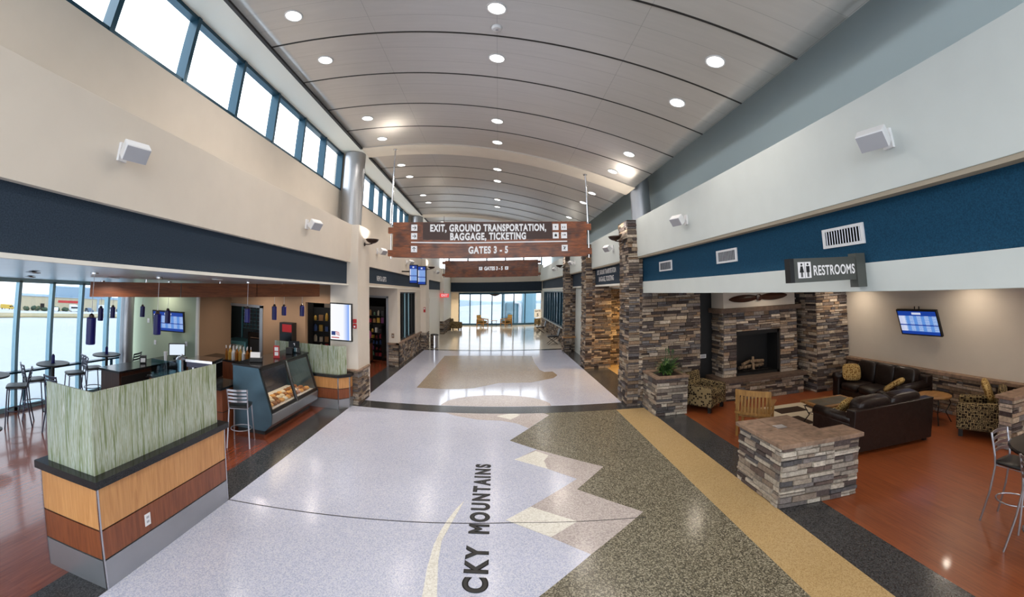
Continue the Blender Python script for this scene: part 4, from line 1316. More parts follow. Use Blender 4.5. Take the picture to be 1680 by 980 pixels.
t = thing('stone_half_wall', 'low ledgestone wall by the right frame edge beside the patterned armchair', 'half wall', (9.1, 4.7, 0.002))
m = MB()
stone_block(m, -0.58, 0.56, -0.10, 0.12, 0, 0.83, 'FLB', 661, tone=1.2)
m.build('stone_body', ['mortar', 'stone'], t)
B(-0.64, 0.56, -0.15, 0.17, 0.83, 0.89).build('cap_slab', 'cap_stone', t, bevel=0.01)

# ------------------------------------------------------------------ fireplace
t = thing('fireplace', 'ledgestone fireplace with dark firebox, stone hearth bench and brown mantel', 'fireplace', (7.1, 10.0, 0.002))
ox, oy = 7.1, 10.0
def Fb(x0, x1, y0, y1, z0, z1, m=0):
    return B(x0 - ox, x1 - ox, y0 - oy, y1 - oy, z0, z1, m)
m = MB()
for (x0, x1, z0, z1, sd) in ((5.95, 6.33, 0.56, 2.22, 701), (7.72, 8.28, 0.56, 2.22, 702), (6.33, 7.72, 1.72, 2.22, 703)):
    m.box(x0 - ox, x1 - ox, 9.72 - oy, 10.28 - oy, z0, z1, 0, (0.05, 0.04, 0.03))
    stone_face(m, (x0 - ox, 9.72 - oy, z0), (1, 0, 0), (0, -1, 0), x1 - x0, z1 - z0, sd, tone=1.2)  # front stones lightened: lamp light painted into their tone
stone_face(m, (5.95 - ox, 10.28 - oy, 0.56), (0, -1, 0), (-1, 0, 0), 0.56, 1.66, 704, tone=0.8)  # same stone toned darker on the side, shade put into its colour
m.build('surround', ['mortar', 'stone'], t)
m = MB()
m.box(5.80 - ox, 8.30 - ox, 9.50 - oy, 10.28 - oy, 0, 0.47, 0, (0.05, 0.04, 0.03))
stone_face(m, (5.80 - ox, 9.50 - oy, 0), (1, 0, 0), (0, -1, 0), 2.5, 0.47, 705, tone=1.1)
stone_face(m, (5.80 - ox, 10.28 - oy, 0), (0, -1, 0), (-1, 0, 0), 0.78, 0.47, 706)
m.build('hearth_base', ['mortar', 'stone'], t)
Fb(5.74, 8.38, 9.42, 10.28, 0.47, 0.56).build('hearth_slab', 'mantel_stone', t, bevel=0.01)
Fb(5.82, 8.36, 9.58, 10.28, 2.22, 2.34).build('mantel', 'mantel_stone', t, bevel=0.01)
Fb(5.92, 8.20, 9.66, 10.28, 2.34, 2.86).build('chimney_panel', 'wall_taupe', t)
fb = MB()
fb.box(6.33 - ox, 6.39 - ox, 9.76 - oy, 10.26 - oy, 0.56, 1.72).box(7.66 - ox, 7.72 - ox, 9.76 - oy, 10.26 - oy, 0.56, 1.72)
fb.box(6.33 - ox, 7.72 - ox, 10.2 - oy, 10.26 - oy, 0.56, 1.72).box(6.33 - ox, 7.72 - ox, 9.76 - oy, 10.26 - oy, 1.62, 1.72).box(6.33 - ox, 7.72 - ox, 9.76 - oy, 10.26 - oy, 0.56, 0.62)
fb.build('firebox', 'black', t)
M['log'] = wood('birch_log', (92, 70, 52), (150, 126, 100), 0.8, (12, 12, 3))
for (a, b, r) in (((6.6, 9.98, 0.72), (7.4, 10.06, 0.74), 0.05), ((6.65, 9.9, 0.82), (7.0, 10.08, 0.86), 0.04), ((6.95, 9.92, 0.88), (7.4, 10.05, 0.84), 0.045), ((6.98, 9.88, 0.66), (7.04, 10.0, 0.98), 0.035)):
    MB().cyl((a[0] - ox, a[1] - oy, a[2]), (b[0] - ox, b[1] - oy, b[2]), r, 10).build('log', 'log', t)
gr = MB()
for i in range(7):
    x = 6.65 + 0.12 * i - ox
    gr.tube([(x, 9.84 - oy, 0.78), (x, 9.86 - oy, 0.66), (x, 10.1 - oy, 0.66)], 0.009, 6)
gr.tube([(6.6 - ox, 9.86 - oy, 0.66), (7.42 - ox, 9.86 - oy, 0.66)], 0.01, 6)
gr.build('log_grate', 'iron', t)

t = thing('propeller', 'dark wooden aircraft propeller mounted above the mantel', 'propeller', (7.0, 9.655, 2.58))
M['prop'] = wood('dark_walnut', (40, 22, 14), (66, 36, 22), 0.35, (4, 20, 20))
for s in (-1, 1):
    m = MB()
    ring = []
    for i in range(13):
        f = i / 12
        x = s * (0.06 + 0.86 * f)
        w = (0.045 + 0.05 * math.sin(math.pi * min(1, f * 1.05)) ** 0.8) * (1 if f < 0.9 else max(0.35, 1 - (f - 0.9) * 6))
        z = 0.02 * s * f
        ring.append([(x, -0.02, z + w), (x, -0.045, z + w * 0.1), (x, -0.02, z - w), (x, -0.004, z)])
    vs = [p for r in ring for p in r]
    fs = []
    for i in range(12):
        for j in range(4):
            fs.append((i * 4 + j, i * 4 + (j + 1) % 4, (i + 1) * 4 + (j + 1) % 4, (i + 1) * 4 + j))
    fs += [(0, 1, 2, 3), (48, 49, 50, 51)]
    m.add(vs, fs)
    m.build('blade', 'prop', t)
MB().lathe([(0.085, 0), (0.085, 0.055), (0.03, 0.07)], n=18).build('hub', 'prop', t).rotation_euler = (math.pi / 2, 0, 0)
t = thing('wall_plaque', 'small pale plaque on the dark recess left of the fireplace', 'plaque', (5.66, 10.295, 1.06))
B(-0.09, 0.09, -0.015, 0, -0.05, 0.05).build('plate', 'white_plastic', t)
B(-0.07, 0.07, -0.018, -0.015, -0.035, 0.035).build('inset', 'grey_plastic', t)
t = thing('wall_thermostat', 'small light sensor box on the dark recess right of the fireplace', 'thermostat', (8.47, 10.295, 1.75))
B(-0.035, 0.035, -0.03, 0, -0.09, 0.09).build('case', 'cap_stone', t)
B(-0.02, 0.02, -0.033, -0.03, -0.02, 0.05).build('display', 'grey_plastic', t)

# ------------------------------------------------------------------ sofas, chairs, tables (local front is -y)
def make_sofa(w, label, loc, rz, seats=2):
    t = thing('sofa', label, 'sofa', loc, rz)
    d = 0.96
    B(-w / 2 + 0.05, w / 2 - 0.05, -d / 2 + 0.06, d / 2 - 0.05, 0.09, 0.28).build('base_frame', 'leather', t, bevel=0.015)
    bk = MB().hexa([(-w / 2 + 0.02, 0.22, 0.06), (w / 2 - 0.02, 0.22, 0.06), (w / 2 - 0.02, 0.46, 0.06), (-w / 2 + 0.02, 0.46, 0.06)], [(-w / 2 + 0.02, 0.30, 0.79), (w / 2 - 0.02, 0.30, 0.79), (w / 2 - 0.02, 0.49, 0.79), (-w / 2 + 0.02, 0.49, 0.79)])
    bk = bk.build('backrest', 'leather', t, bevel=0.02)
    MB().tube([(-w / 2 + 0.04, 0.492, 0.785), (w / 2 - 0.04, 0.492, 0.785)], 0.009, 8).build('piping', 'leather', bk)
    for s in (-1, 1):
        x = s * (w / 2 - 0.11)
        m = MB()
        m.box(x - 0.10, x + 0.10, -d / 2, d / 2 - 0.08, 0.07, 0.56)
        a = m.build('arm', 'leather', t, bevel=0.03)
        MB().tube([(x, -d / 2 - 0.005, 0.56), (x, -0.1, 0.575), (x, d / 2 - 0.1, 0.60)], [0.105, 0.108, 0.10], 14).build('arm_roll', 'leather', a, smooth=True)
    iw = w - 0.44
    for i in range(seats):
        x = -iw / 2 + (i + 0.5) * iw / seats
        MB().puff((x, -0.10, 0.36), (iw / seats * 0.99, 0.74, 0.2), 0.35, 10).build('seat_cushion', 'leather', t, smooth=True)
        MB().puff((x, 0.25, 0.66), (iw / seats * 1.02, 0.27, 0.54), 0.32, 12, rot=(-0.16, 0, 0)).build('back_cushion', 'leather', t, smooth=True)
    for sx in (-1, 1):
        for sy in (-1, 1):
            B(sx * (w / 2 - 0.1) - 0.035, sx * (w / 2 - 0.1) + 0.035, sy * (d / 2 - 0.12) - 0.035, sy * (d / 2 - 0.12) + 0.035, 0, 0.09).build('foot', 'iron', t)
    return t
make_sofa(1.95, 'dark brown leather sofa turned away from the camera, behind the stone half wall', (6.93, 6.08, 0.002), math.pi, 2)
make_sofa(1.98, 'dark brown leather sofa against the wall below the flight screen', (9.0, 7.72, 0.002), -math.pi / 2, 3)
def pillow(label, loc, rot, s=0.42, th=0.13):
    t = thing('throw_pillow', label, 'pillow', loc)
    t.rotation_euler = rot
    MB().puff((0, 0, 0), (s, s, th), 0.5, 10).build('cover', 'pillow', t, smooth=True)
    pts = [(s * 0.47 * math.copysign(abs(math.cos(a)) ** 0.5, math.cos(a)), s * 0.47 * math.copysign(abs(math.sin(a)) ** 0.5, math.sin(a)), 0) for a in [2 * math.pi * k / 24 for k in range(24)]]
    MB().tube(pts, 0.008, 6, closed=True).build('piping', 'pillow', t)
    return t
pillow('gold patterned pillow leaning on the left arm of the wall sofa', (8.80, 8.36, 0.68), (math.radians(62), 0, math.radians(-40)))
pillow('gold patterned pillow lying at the near end of the wall sofa', (8.74, 7.12, 0.62), (math.radians(38), 0, math.radians(-160)), 0.44)
pillow('gold patterned pillow on the seat of the turned-away sofa', (6.45, 6.3, 0.64), (math.radians(55), 0, math.radians(200)), 0.4)

def make_armchair(label, loc, rz):
    t = thing('armchair', label, 'armchair', loc, rz)
    w, d = 0.84, 0.80
    B(-w / 2 + 0.06, w / 2 - 0.06, -d / 2 + 0.04, d / 2 - 0.08, 0.13, 0.30).build('base', 'fab', t, bevel=0.02)
    MB().puff((0, -0.08, 0.385), (w - 0.30, 0.62, 0.20), 0.35, 10).build('seat_cushion', 'fab', t, smooth=True)
    MB().hexa([(-w / 2 + 0.12, 0.18, 0.13), (w / 2 - 0.12, 0.18, 0.13), (w / 2 - 0.12, 0.36, 0.13), (-w / 2 + 0.12, 0.36, 0.13)], [(-w / 2 + 0.14, 0.26, 0.88), (w / 2 - 0.14, 0.26, 0.88), (w / 2 - 0.14, 0.40, 0.86), (-w / 2 + 0.14, 0.40, 0.86)]).build('backrest', 'fab', t, bevel=0.05)
    for s in (-1, 1):
        x = s * (w / 2 - 0.085)
        MB().hexa([(x - 0.08, -d / 2, 0.13), (x + 0.08, -d / 2, 0.13), (x + 0.08, d / 2 - 0.05, 0.13), (x - 0.08, d / 2 - 0.05, 0.13)], [(x - 0.08, -d / 2, 0.60), (x + 0.08, -d / 2, 0.60), (x + 0.08, d / 2 - 0.05, 0.64), (x - 0.08, d / 2 - 0.05, 0.64)]).build('arm', 'fab', t, bevel=0.04)
    for sx in (-1, 1):
        for sy in (-1, 1):
            B(sx * (w / 2 - 0.08) - 0.035, sx * (w / 2 - 0.08) + 0.035, sy * (d / 2 - 0.08) - 0.035, sy * (d / 2 - 0.08) + 0.035, 0, 0.13).build('leg', 'iron', t)
    return t
make_armchair('square patterned armchair beside the stone planter and fireplace', (5.12, 9.22, 0.002), math.radians(36))
make_armchair('square patterned armchair by the low stone wall at the right', (9.02, 5.42, 0.002), math.radians(-150))
pillow('tan pillow standing on the armchair at the right', (9.08, 5.36, 0.80), (math.radians(70), 0, math.radians(30)), 0.4)

def iron_table(name, label, loc, rz, top, h, round_=False):
    t = thing(name, label, 'table', loc, rz)
    w, d = top
    if round_:
        MB().lathe([(w / 2 - 0.01, 0), (w / 2, 0.01), (w / 2, 0.03), (w / 2 - 0.01, 0.04)], (0, 0, h - 0.04), 28).build('tabletop', 'table_wood', t)
    else:
        B(-w / 2, w / 2, -d / 2, d / 2, h - 0.045, h).build('tabletop', 'table_wood', t, bevel=0.008)
        m = MB()
        for i in range(3):
            m.box(-w / 2 + 0.08 + i * (w - 0.16) / 3 + 0.01, -w / 2 + 0.08 + (i + 1) * (w - 0.16) / 3 - 0.01, -d / 2 + 0.09, d / 2 - 0.09, h, h + 0.003)
        M.setdefault('slate', plain('slate_tile', (84, 80, 70), 0.35, noise=0.3, scale=7))
        m.build('slate_inlay', 'slate', t)
    fx, fy = (w / 2 - 0.12, d / 2 - 0.1) if not round_ else (w * 0.27, w * 0.27)
    for sx in (-1, 1):
        for sy in (-1, 1):
            MB().tube([(sx * fx, sy * fy, h - 0.045), (sx * (fx + 0.05), sy * (fy + 0.04), h * 0.72), (sx * (fx - 0.02), sy * (fy - 0.02), h * 0.38), (sx * (fx + 0.06), sy * (fy + 0.05), 0.008)], 0.011, 8).build('leg', 'iron', t)
    MB().tube([(-fx, -fy, h * 0.45), (fx, -fy, h * 0.45), (fx, fy, h * 0.45), (-fx, fy, h * 0.45)], 0.008, 6, closed=True).build('stretcher', 'iron', t)
    return t
iron_table('coffee_table', 'wood and slate coffee table with wrought iron legs between the sofas', (7.02, 7.18, 0.013), 0, (1.08, 0.62), 0.46)
iron_table('side_table', 'small wooden side table with iron legs between the wall sofa and the right armchair', (8.93, 6.32, 0.002), 0.1, (0.62, 0.62), 0.55, True)

# rug
t = thing('rug', 'cream rug with dark rectangles lying under the coffee table', 'rug', (7.05, 7.85, 0.002))
M['rug_cream'] = weave('rug_cream', (196, 184, 162), 0.12)
M['rug_dark'] = weave('rug_dark', (58, 44, 36), 0.2)
B(-0.95, 0.95, -0.85, 0.85, 0, 0.010).build('pile', 'rug_cream', t)
m = MB()
for (x0, x1, y0, y1) in ((-0.55, 0.2, 0.25, 0.62), (0.35, 0.75, 0.2, 0.62), (-0.8, -0.3, -0.55, 0.0)):
    m.box(x0, x1, y0, y1, 0.010, 0.0115)
m.build('dark_field', 'rug_dark', t)

# slat back wooden chair
t = thing('wooden_chair', 'golden oak slat-back chair behind the stone half wall', 'chair', (5.17, 7.22, 0.002), math.radians(135))
B(-0.30, 0.30, -0.30, 0.26, 0.40, 0.445).build('seat', 'chair_wood', t, bevel=0.01)
for s in (-1, 1):
    B(s * 0.29 - 0.025, s * 0.29 + 0.025, -0.30, -0.25, 0, 0.62).build('front_leg', 'chair_wood', t)
    MB().hexa([(s * 0.29 - 0.025, 0.20, 0), (s * 0.29 + 0.025, 0.20, 0), (s * 0.29 + 0.025, 0.25, 0), (s * 0.29 - 0.025, 0.25, 0)], [(s * 0.31 - 0.025, 0.30, 0.93), (s * 0.31 + 0.025, 0.30, 0.93), (s * 0.31 + 0.025, 0.34, 0.93), (s * 0.31 - 0.025, 0.34, 0.93)]).build('rear_leg', 'chair_wood', t)
    MB().hexa([(s * 0.31 - 0.04, -0.33, 0.62), (s * 0.31 + 0.04, -0.33, 0.62), (s * 0.31 + 0.04, 0.28, 0.65), (s * 0.31 - 0.04, 0.28, 0.65)], [(s * 0.31 - 0.04, -0.33, 0.645), (s * 0.31 + 0.04, -0.33, 0.645), (s * 0.31 + 0.04, 0.28, 0.675), (s * 0.31 - 0.04, 0.28, 0.675)]).build('arm', 'chair_wood', t)
n = 9
def crest(z0, z1, nm):
    m = MB()
    for i in range(8):
        xa, xb = -0.33 + 0.66 * i / 8, -0.33 + 0.66 * (i + 1) / 8
        f = lambda x: 0.325 + 0.05 * (1 - (x / 0.33) ** 2)
        m.hexa([(xa, f(xa) - 0.012, z0), (xb, f(xb) - 0.012, z0), (xb, f(xb) + 0.018, z0), (xa, f(xa) + 0.018, z0)], [(xa, f(xa) - 0.005, z1), (xb, f(xb) - 0.005, z1), (xb, f(xb) + 0.02, z1), (xa, f(xa) + 0.02, z1)])
    return m.build(nm, 'chair_wood', t)
crest(0.84, 0.95, 'top_rail')
crest(0.48, 0.53, 'lower_rail')
for i in range(n):
    x = -0.26 + 0.52 * i / (n - 1)
    y = 0.325 + 0.05 * (1 - (x / 0.33) ** 2)
    B(x - 0.017, x + 0.017, y - 0.004, y + 0.012, 0.53, 0.845).build('back_slat', 'chair_wood', t)

# stools and tall table at the right edge
tall = thing('tall_table', 'tall round dark table at the right frame edge', 'table', (6.12, 2.72, 0.002))
MB().lathe([(0.53, 0), (0.55, 0.01), (0.55, 0.03), (0.53, 0.04)], (0, 0, 0.99), 36).build('tabletop', 'granite', tall)
MB().cyl((0, 0, 0.03), (0, 0, 0.99), 0.04, 16).build('pedestal', 'black', tall)
MB().lathe([(0.22, 0), (0.22, 0.014), (0.06, 0.04)], n=28).build('base', 'black', tall)
dup(s_light, (6.08, 3.2, 0.002), math.radians(4), 'steel bar stool behind the tall table at the right frame edge', SG)
dup(s_light, (5.58, 2.58, 0.002), math.radians(68), 'front steel bar stool at the right frame edge, nearest the camera', SG)

# flight screen on the taupe wall
t = thing('flight_screen', 'tilted flight information screen on the taupe lounge wall', 'screen', (9.5, 7.05, 1.9))
t.rotation_euler = (math.radians(18), 0, math.radians(-90 + 4))
t.rotation_mode = 'XYZ'
B(-0.47, 0.47, -0.03, 0.03, -0.3, 0.3).build('bezel', 'black', t)
B(-0.44, 0.44, -0.034, -0.03, -0.27, 0.27).build('display', 'flight', t)
B(-0.1, 0.1, 0.03, 0.20, -0.06, 0.06).build('bracket', 'black', t)
for x in (-0.04, 0.06):
    MB().cyl((x, 0.02, 0.3), (x, 0.04, 0.36), 0.012, 8).build('cable_knob', 'iron', t)
# ------------------------------------------------------------------ hanging signs
def icon(parent, x, z, kind, s=0.155, y=-0.064):
    p = B(x - s / 2, x + s / 2, y - 0.004, y, z - s / 2, z + s / 2).build('pictogram', 'sign_white', parent)
    m = MB()
    yy0, yy1 = y - 0.006, y - 0.0045
    k = s
    if kind == 'right':
        m.box(x - 0.3 * k, x + 0.2 * k, yy0, yy1, z - 0.05 * k, z + 0.05 * k)
        m.prism([(x + 0.0 * k, z + 0.3 * k), (x + 0.1 * k, z + 0.3 * k), (x + 0.34 * k, z), (x + 0.1 * k, z - 0.3 * k), (x + 0.0 * k, z - 0.3 * k), (x + 0.2 * k, z)], yy0, yy1, 'Y')
    elif kind == 'up':
        m.box(x - 0.05 * k, x + 0.05 * k, yy0, yy1, z - 0.32 * k, z + 0.2 * k)
        m.prism([(x - 0.3 * k, z), (x - 0.3 * k, z + 0.1 * k), (x, z + 0.34 * k), (x + 0.3 * k, z + 0.1 * k), (x + 0.3 * k, z), (x, z + 0.2 * k)], yy0, yy1, 'Y')
    elif kind == 'plane':
        m.obox((x, (yy0 + yy1) / 2, z), (0.66 * k, 0.0015, 0.1 * k), (0, -0.78, 0))
        m.obox((x, (yy0 + yy1) / 2, z), (0.12 * k, 0.0015, 0.55 * k), (0, -0.2, 0))
        m.obox((x - 0.2 * k, (yy0 + yy1) / 2, z + 0.2 * k), (0.07 * k, 0.0015, 0.26 * k), (0, -0.2, 0))
    elif kind == 'ticket':
        m.box(x - 0.12 * k, x + 0.12 * k, yy0, yy1, z + 0.02 * k, z + 0.16 * k).box(x - 0.04 * k, x + 0.04 * k, yy0, yy1, z - 0.22 * k, z + 0.02 * k)
    elif kind == 'people':
        for q_ in (-0.2, 0.16):
            m.lathe([(0.06 * k, 0), (0.06 * k, 0.001)], (x + q_ * k, yy0, z + 0.15 * k), 10)
            m.box(x + (q_ - 0.06) * k, x + (q_ + 0.06) * k, yy0, yy1, z - 0.2 * k, z + 0.08 * k)
    elif kind == 'bag':
        m.box(x - 0.2 * k, x + 0.2 * k, yy0, yy1, z - 0.2 * k, z + 0.16 * k).box(x - 0.08 * k, x + 0.08 * k, yy0, yy1, z + 0.16 * k, z + 0.26 * k)
    elif kind == 'car':
        m.box(x - 0.26 * k, x - 0.1 * k, yy0, yy1, z - 0.02 * k, z + 0.12 * k).box(x + 0.02 * k, x + 0.26 * k, yy0, yy1, z - 0.04 * k, z + 0.16 * k)
    if m.v:
        m.build('symbol', 'black', p)
    return p

t = thing('hanging_sign', 'large stained wood overhead sign listing exit, ground transportation and gates', 'sign', (-0.08, 10.36, 4.27))
w = 4.9
xo = 0.08
for i, (z0, z1) in enumerate(((-0.44, -0.17), (-0.165, 0.13), (0.135, 0.44))):
    B(-w / 2, w / 2, -0.055, 0.055, z0, z1).build('board', 'sign_wood', t)
B(-1.75 + xo, 1.45 + xo, -0.058, -0.055, 0.01, 0.43).build('lettering_panel', 'sign_panel', t)
for s, zt, zb in ((-1, (0.16, 0.31), (-0.42, -0.26)), (1, (0.22, 0.38), (-0.40, -0.24))):
    for (a, b) in (zt, zb):
        B(s * w / 2 - (0.0 if s > 0 else 0.13), s * w / 2 + (0.13 if s > 0 else 0.0), -0.05, 0.05, a, b).build('end_block', 'sign_wood', t)
for s in (-1, 1):
    x = s * (w / 2 + 0.06)
    zt = vault_z(x - 0.08) - 4.27 - 0.03
    MB().cyl((x, 0, -0.48), (x, 0, zt), 0.022, 12).build('hanger_pole', 'chrome', t)
    MB().lathe([(0.06, zt - 0.02), (0.06, zt)], (x, 0, 0), 16).build('pole_flange', 'chrome', t)
RX = (math.pi / 2, 0, 0)
for body, z, x0, x1 in (('EXIT, GROUND TRANSPORTATION,', 0.30, -1.57, 1.29), ('BAGGAGE, TICKETING', 0.095, -1.08, 0.77), ('GATES 3 - 5', -0.235, -0.64, 0.32)):
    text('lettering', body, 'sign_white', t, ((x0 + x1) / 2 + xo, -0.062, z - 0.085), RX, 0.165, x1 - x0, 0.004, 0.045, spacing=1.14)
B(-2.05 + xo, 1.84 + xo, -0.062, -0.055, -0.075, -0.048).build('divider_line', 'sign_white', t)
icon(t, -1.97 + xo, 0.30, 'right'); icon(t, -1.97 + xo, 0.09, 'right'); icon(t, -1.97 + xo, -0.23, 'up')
icon(t, 1.54 + xo, 0.30, 'ticket'); icon(t, 1.76 + xo, 0.30, 'people'); icon(t, 1.54 + xo, 0.09, 'bag'); icon(t, 1.76 + xo, 0.09, 'car'); icon(t, 1.77 + xo, -0.23, 'plane')

t = thing('hanging_sign', 'second smaller looking wood overhead sign reading gates, farther down the hall', 'sign', (-0.12, 20.56, 4.12))
w = 4.55
for (z0, z1) in ((-0.41, -0.14), (-0.135, 0.13), (0.135, 0.41)):
    B(-w / 2, w / 2, -0.055, 0.055, z0, z1).build('board', 'sign_wood', t)
for s in (-1, 1):
    for (a, b) in ((0.24, 0.36), (-0.36, -0.24)):
        B(s * w / 2 - (0.0 if s > 0 else 0.13), s * w / 2 + (0.13 if s > 0 else 0.0), -0.05, 0.05, a, b).build('end_block', 'sign_wood', t)
    x = s * (w / 2 + 0.06)
    zt = vault_z(x - 0.12) - 4.12 - 0.03
    MB().cyl((x, 0, -0.44), (x, 0, zt), 0.022, 10).build('hanger_pole', 'chrome', t)
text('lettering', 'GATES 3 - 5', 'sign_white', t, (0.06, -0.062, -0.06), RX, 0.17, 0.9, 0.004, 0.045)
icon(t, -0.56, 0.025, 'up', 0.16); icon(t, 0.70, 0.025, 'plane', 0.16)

t = thing('restroom_sign', 'grey blade sign with restroom pictograms projecting from the blue band', 'sign', (3.73, 3.35, 3.08))
B(-0.94, -0.10, -0.035, 0.035, -0.115, 0.11).build('blade', 'sign_dark', t)
B(-0.95, -0.90, -0.037, 0.037, -0.115, 0.11).build('end_strip', 'black', t)
B(-0.12, 0.0, -0.05, 0.05, -0.19, 0.14).build('wall_mount', 'sign_dark', t)
p = B(-0.855, -0.70, -0.039, -0.035, -0.075, 0.075).build('pictogram', 'sign_white', t)
m = MB()
for cx, skirt in ((-0.815, True), (-0.74, False)):
    m.prism([(cx + 0.011 * math.cos(a), 0.052 + 0.011 * math.sin(a)) for a in [k * 0.628 for k in range(10)]], -0.042, -0.0395, 'Y')
    if skirt:
        m.prism([(cx - 0.012, 0.036), (cx + 0.012, 0.036), (cx + 0.026, -0.022), (cx - 0.026, -0.022)], -0.042, -0.0395, 'Y')
    else:
        m.prism([(cx - 0.02, 0.036), (cx + 0.02, 0.036), (cx + 0.02, -0.022), (cx - 0.02, -0.022)], -0.042, -0.0395, 'Y')
    m.box(cx - 0.011, cx - 0.002, -0.042, -0.0395, -0.066, -0.02).box(cx + 0.002, cx + 0.011, -0.042, -0.0395, -0.066, -0.02)
m.box(-0.779, -0.776, -0.042, -0.0395, -0.07, 0.07)
m.build('symbol', 'black', p)
text('lettering', 'RESTROOMS', 'sign_white', t, (-0.405, -0.037, -0.052), RX, 0.092, 0.53, 0.003, 0.022, spacing=1.08)

# lettering on the navy bands
t = thing('band_sign', 'pale lettering on the dark band past the stone pillar, two lines', 'sign', (3.758, 13.5, 3.41))
for i, (b_, wd) in enumerate((('EXIT, GROUND TRANSPORTATION', 2.4), ('BAGGAGE, TICKETING', 1.9))):
    text('lettering', b_, 'sign_white' if False else 'white_plastic', t, (0, 0, 0.07 - 0.24 * i), (math.pi / 2, 0, -math.pi / 2), 0.16, wd, 0.004, 0.03)
t = thing('band_sign', 'small pale shop lettering on the dark band above the shop doorway', 'sign', (-3.596, 13.15, 3.32))
text('lettering', 'NEWS & GIFTS', 'white_plastic', t, (0, 0, -0.06), (math.pi / 2, 0, math.pi / 2), 0.16, 1.2, 0.004, 0.03)
t = thing('gate_sign', 'white gate number sign on the far wall right of the glass', 'sign', (3.80, 35.99, 0.95))
B(-0.3, 0.3, -0.02, 0, -0.35, 0.4).build('plate', 'white_plastic', t)
text('lettering', 'GATE', 'black', t, (0, -0.023, 0.16), RX, 0.16, 0.5, 0.003, 0.03)
text('lettering', '5', 'black', t, (0, -0.023, -0.22), RX, 0.26, 0.16, 0.003, 0.03)

# ------------------------------------------------------------------ wall speakers
def speaker(x, y, z, side, label):
    # side +1: on the left wall facing +x ; -1: on the right wall
    t = thing('wall_speaker', label, 'speaker', (x, y, z), 0 if side > 0 else math.pi, 'white wall speakers of the hall')
    B(0.0, 0.03, -0.05, 0.05, -0.09, 0.09).build('wall_plate', 'white_plastic', t)
    MB().tube([(0.02, 0, 0), (0.09, 0, 0.0), (0.13, 0, 0.0)], 0.018, 8).build('bracket_arm', 'white_plastic', t)
    R_ = Euler((0, math.radians(38), math.radians(-22) * side))
    b = MB()
    b.obox((0.2, 0, -0.01), (0.13, 0.25, 0.17), R_)
    b.build('cabinet', 'white_plastic', t, bevel=0.015)
    off = R_.to_matrix() @ Vector((0.068, 0, 0))
    MB().obox((0.2 + off.x, off.y, -0.01 + off.z), (0.006, 0.23, 0.15), R_).build('grille', 'grey_plastic', t)
    return t
for (y, lab) in ((2.72, 'white wall speaker nearest the camera on the left beige wall'), (7.1, 'white wall speaker on the left beige wall just before the pilaster'), (12.2, 'white wall speaker left of the big hanging sign, under the bowl sconce'), (16.6, 'small far white wall speaker on the left, before the paired screens'), (24.5, 'farthest white wall speaker on the left wall')):
    speaker(-3.5, y, 4.15, 1, lab)
for (y, lab) in ((2.72, 'white wall speaker nearest the camera on the right grey wall'), (7.0, 'white wall speaker on the right grey wall near the stone pillar'), (12.0, 'white wall speaker just behind the first stone pillar'), (18.2, 'far white wall speaker between the second and third stone pillars'), (23.5, 'farthest white wall speaker on the right wall')):
    speaker(3.6, y, 4.18, -1, lab)

# ------------------------------------------------------------------ bowl sconces
def sconce(x, y, z, s, label):
    t = thing('bowl_sconce', label, 'wall lamp', (x, y, z), 0 if s > 0 else math.pi, 'bronze bowl uplights')
    MB().lathe([(0.05, 0), (0.05, 0.02)], n=16).build('wall_plate', 'bronze', t).rotation_euler = (0, math.pi / 2, 0)
    MB().tube([(0.01, 0, 0), (0.12, 0, 0.0), (0.22, 0, 0.02)], 0.014, 8).build('arm', 'bronze', t)
    MB().lathe([(0.02, 0.02), (0.09, 0.04), (0.15, 0.08), (0.18, 0.13), (0.172, 0.13), (0.14, 0.09), (0.02, 0.05)], (0.22, 0, 0), 28).build('bowl', 'bronze', t, smooth=True)
    MB().lathe([(0.07, 0.075), (0.07, 0.085)], (0.22, 0, 0), 16).build('bulb', 'warm_glow', t)
    area_lamp('lamp', (0.24, 0, 0.12), 16, 0.24, (255, 246, 230), (math.pi, 0, 0), 160, t)
    return t
sconce(-3.3, 10.28, 4.14, 1, 'bronze bowl sconce on the left pilaster beside the big hanging sign')
sconce(3.33, 10.2, 4.17, -1, 'bronze bowl sconce on the first stone pillar')
sconce(-3.3, 20.7, 4.1, 1, 'bronze bowl sconce on the far left pilaster under the second sign')
sconce(3.36, 19.85, 4.05, -1, 'bronze bowl sconce on the farthest stone pillar')

# ------------------------------------------------------------------ round metal columns on the bulkheads
def column(x, y, r, z0, z1, label):
    t = thing('round_column', label, 'column', (x, y, z0))
    MB().lathe([(r, 0), (r, z1 - z0)], n=40).build('shaft', 'steel', t)
    MB().lathe([(r + 0.012, 0), (r + 0.012, 0.05)], n=40).build('base_ring', 'steel', t)
    return t
column(-3.83, 10.62, 0.30, 4.572, 6.70, 'grey round column rising above the left pilaster between window bays')
column(3.98, 10.42, 0.27, 4.0, 5.9, 'grey-blue round column rising behind the first stone pillar')
column(-3.83, 20.75, 0.30, 4.572, 6.70, 'far grey round column above the second left pilaster')
column(3.98, 20.4, 0.27, 4.682, 5.9, 'far grey-blue round column behind the last stone pillar')

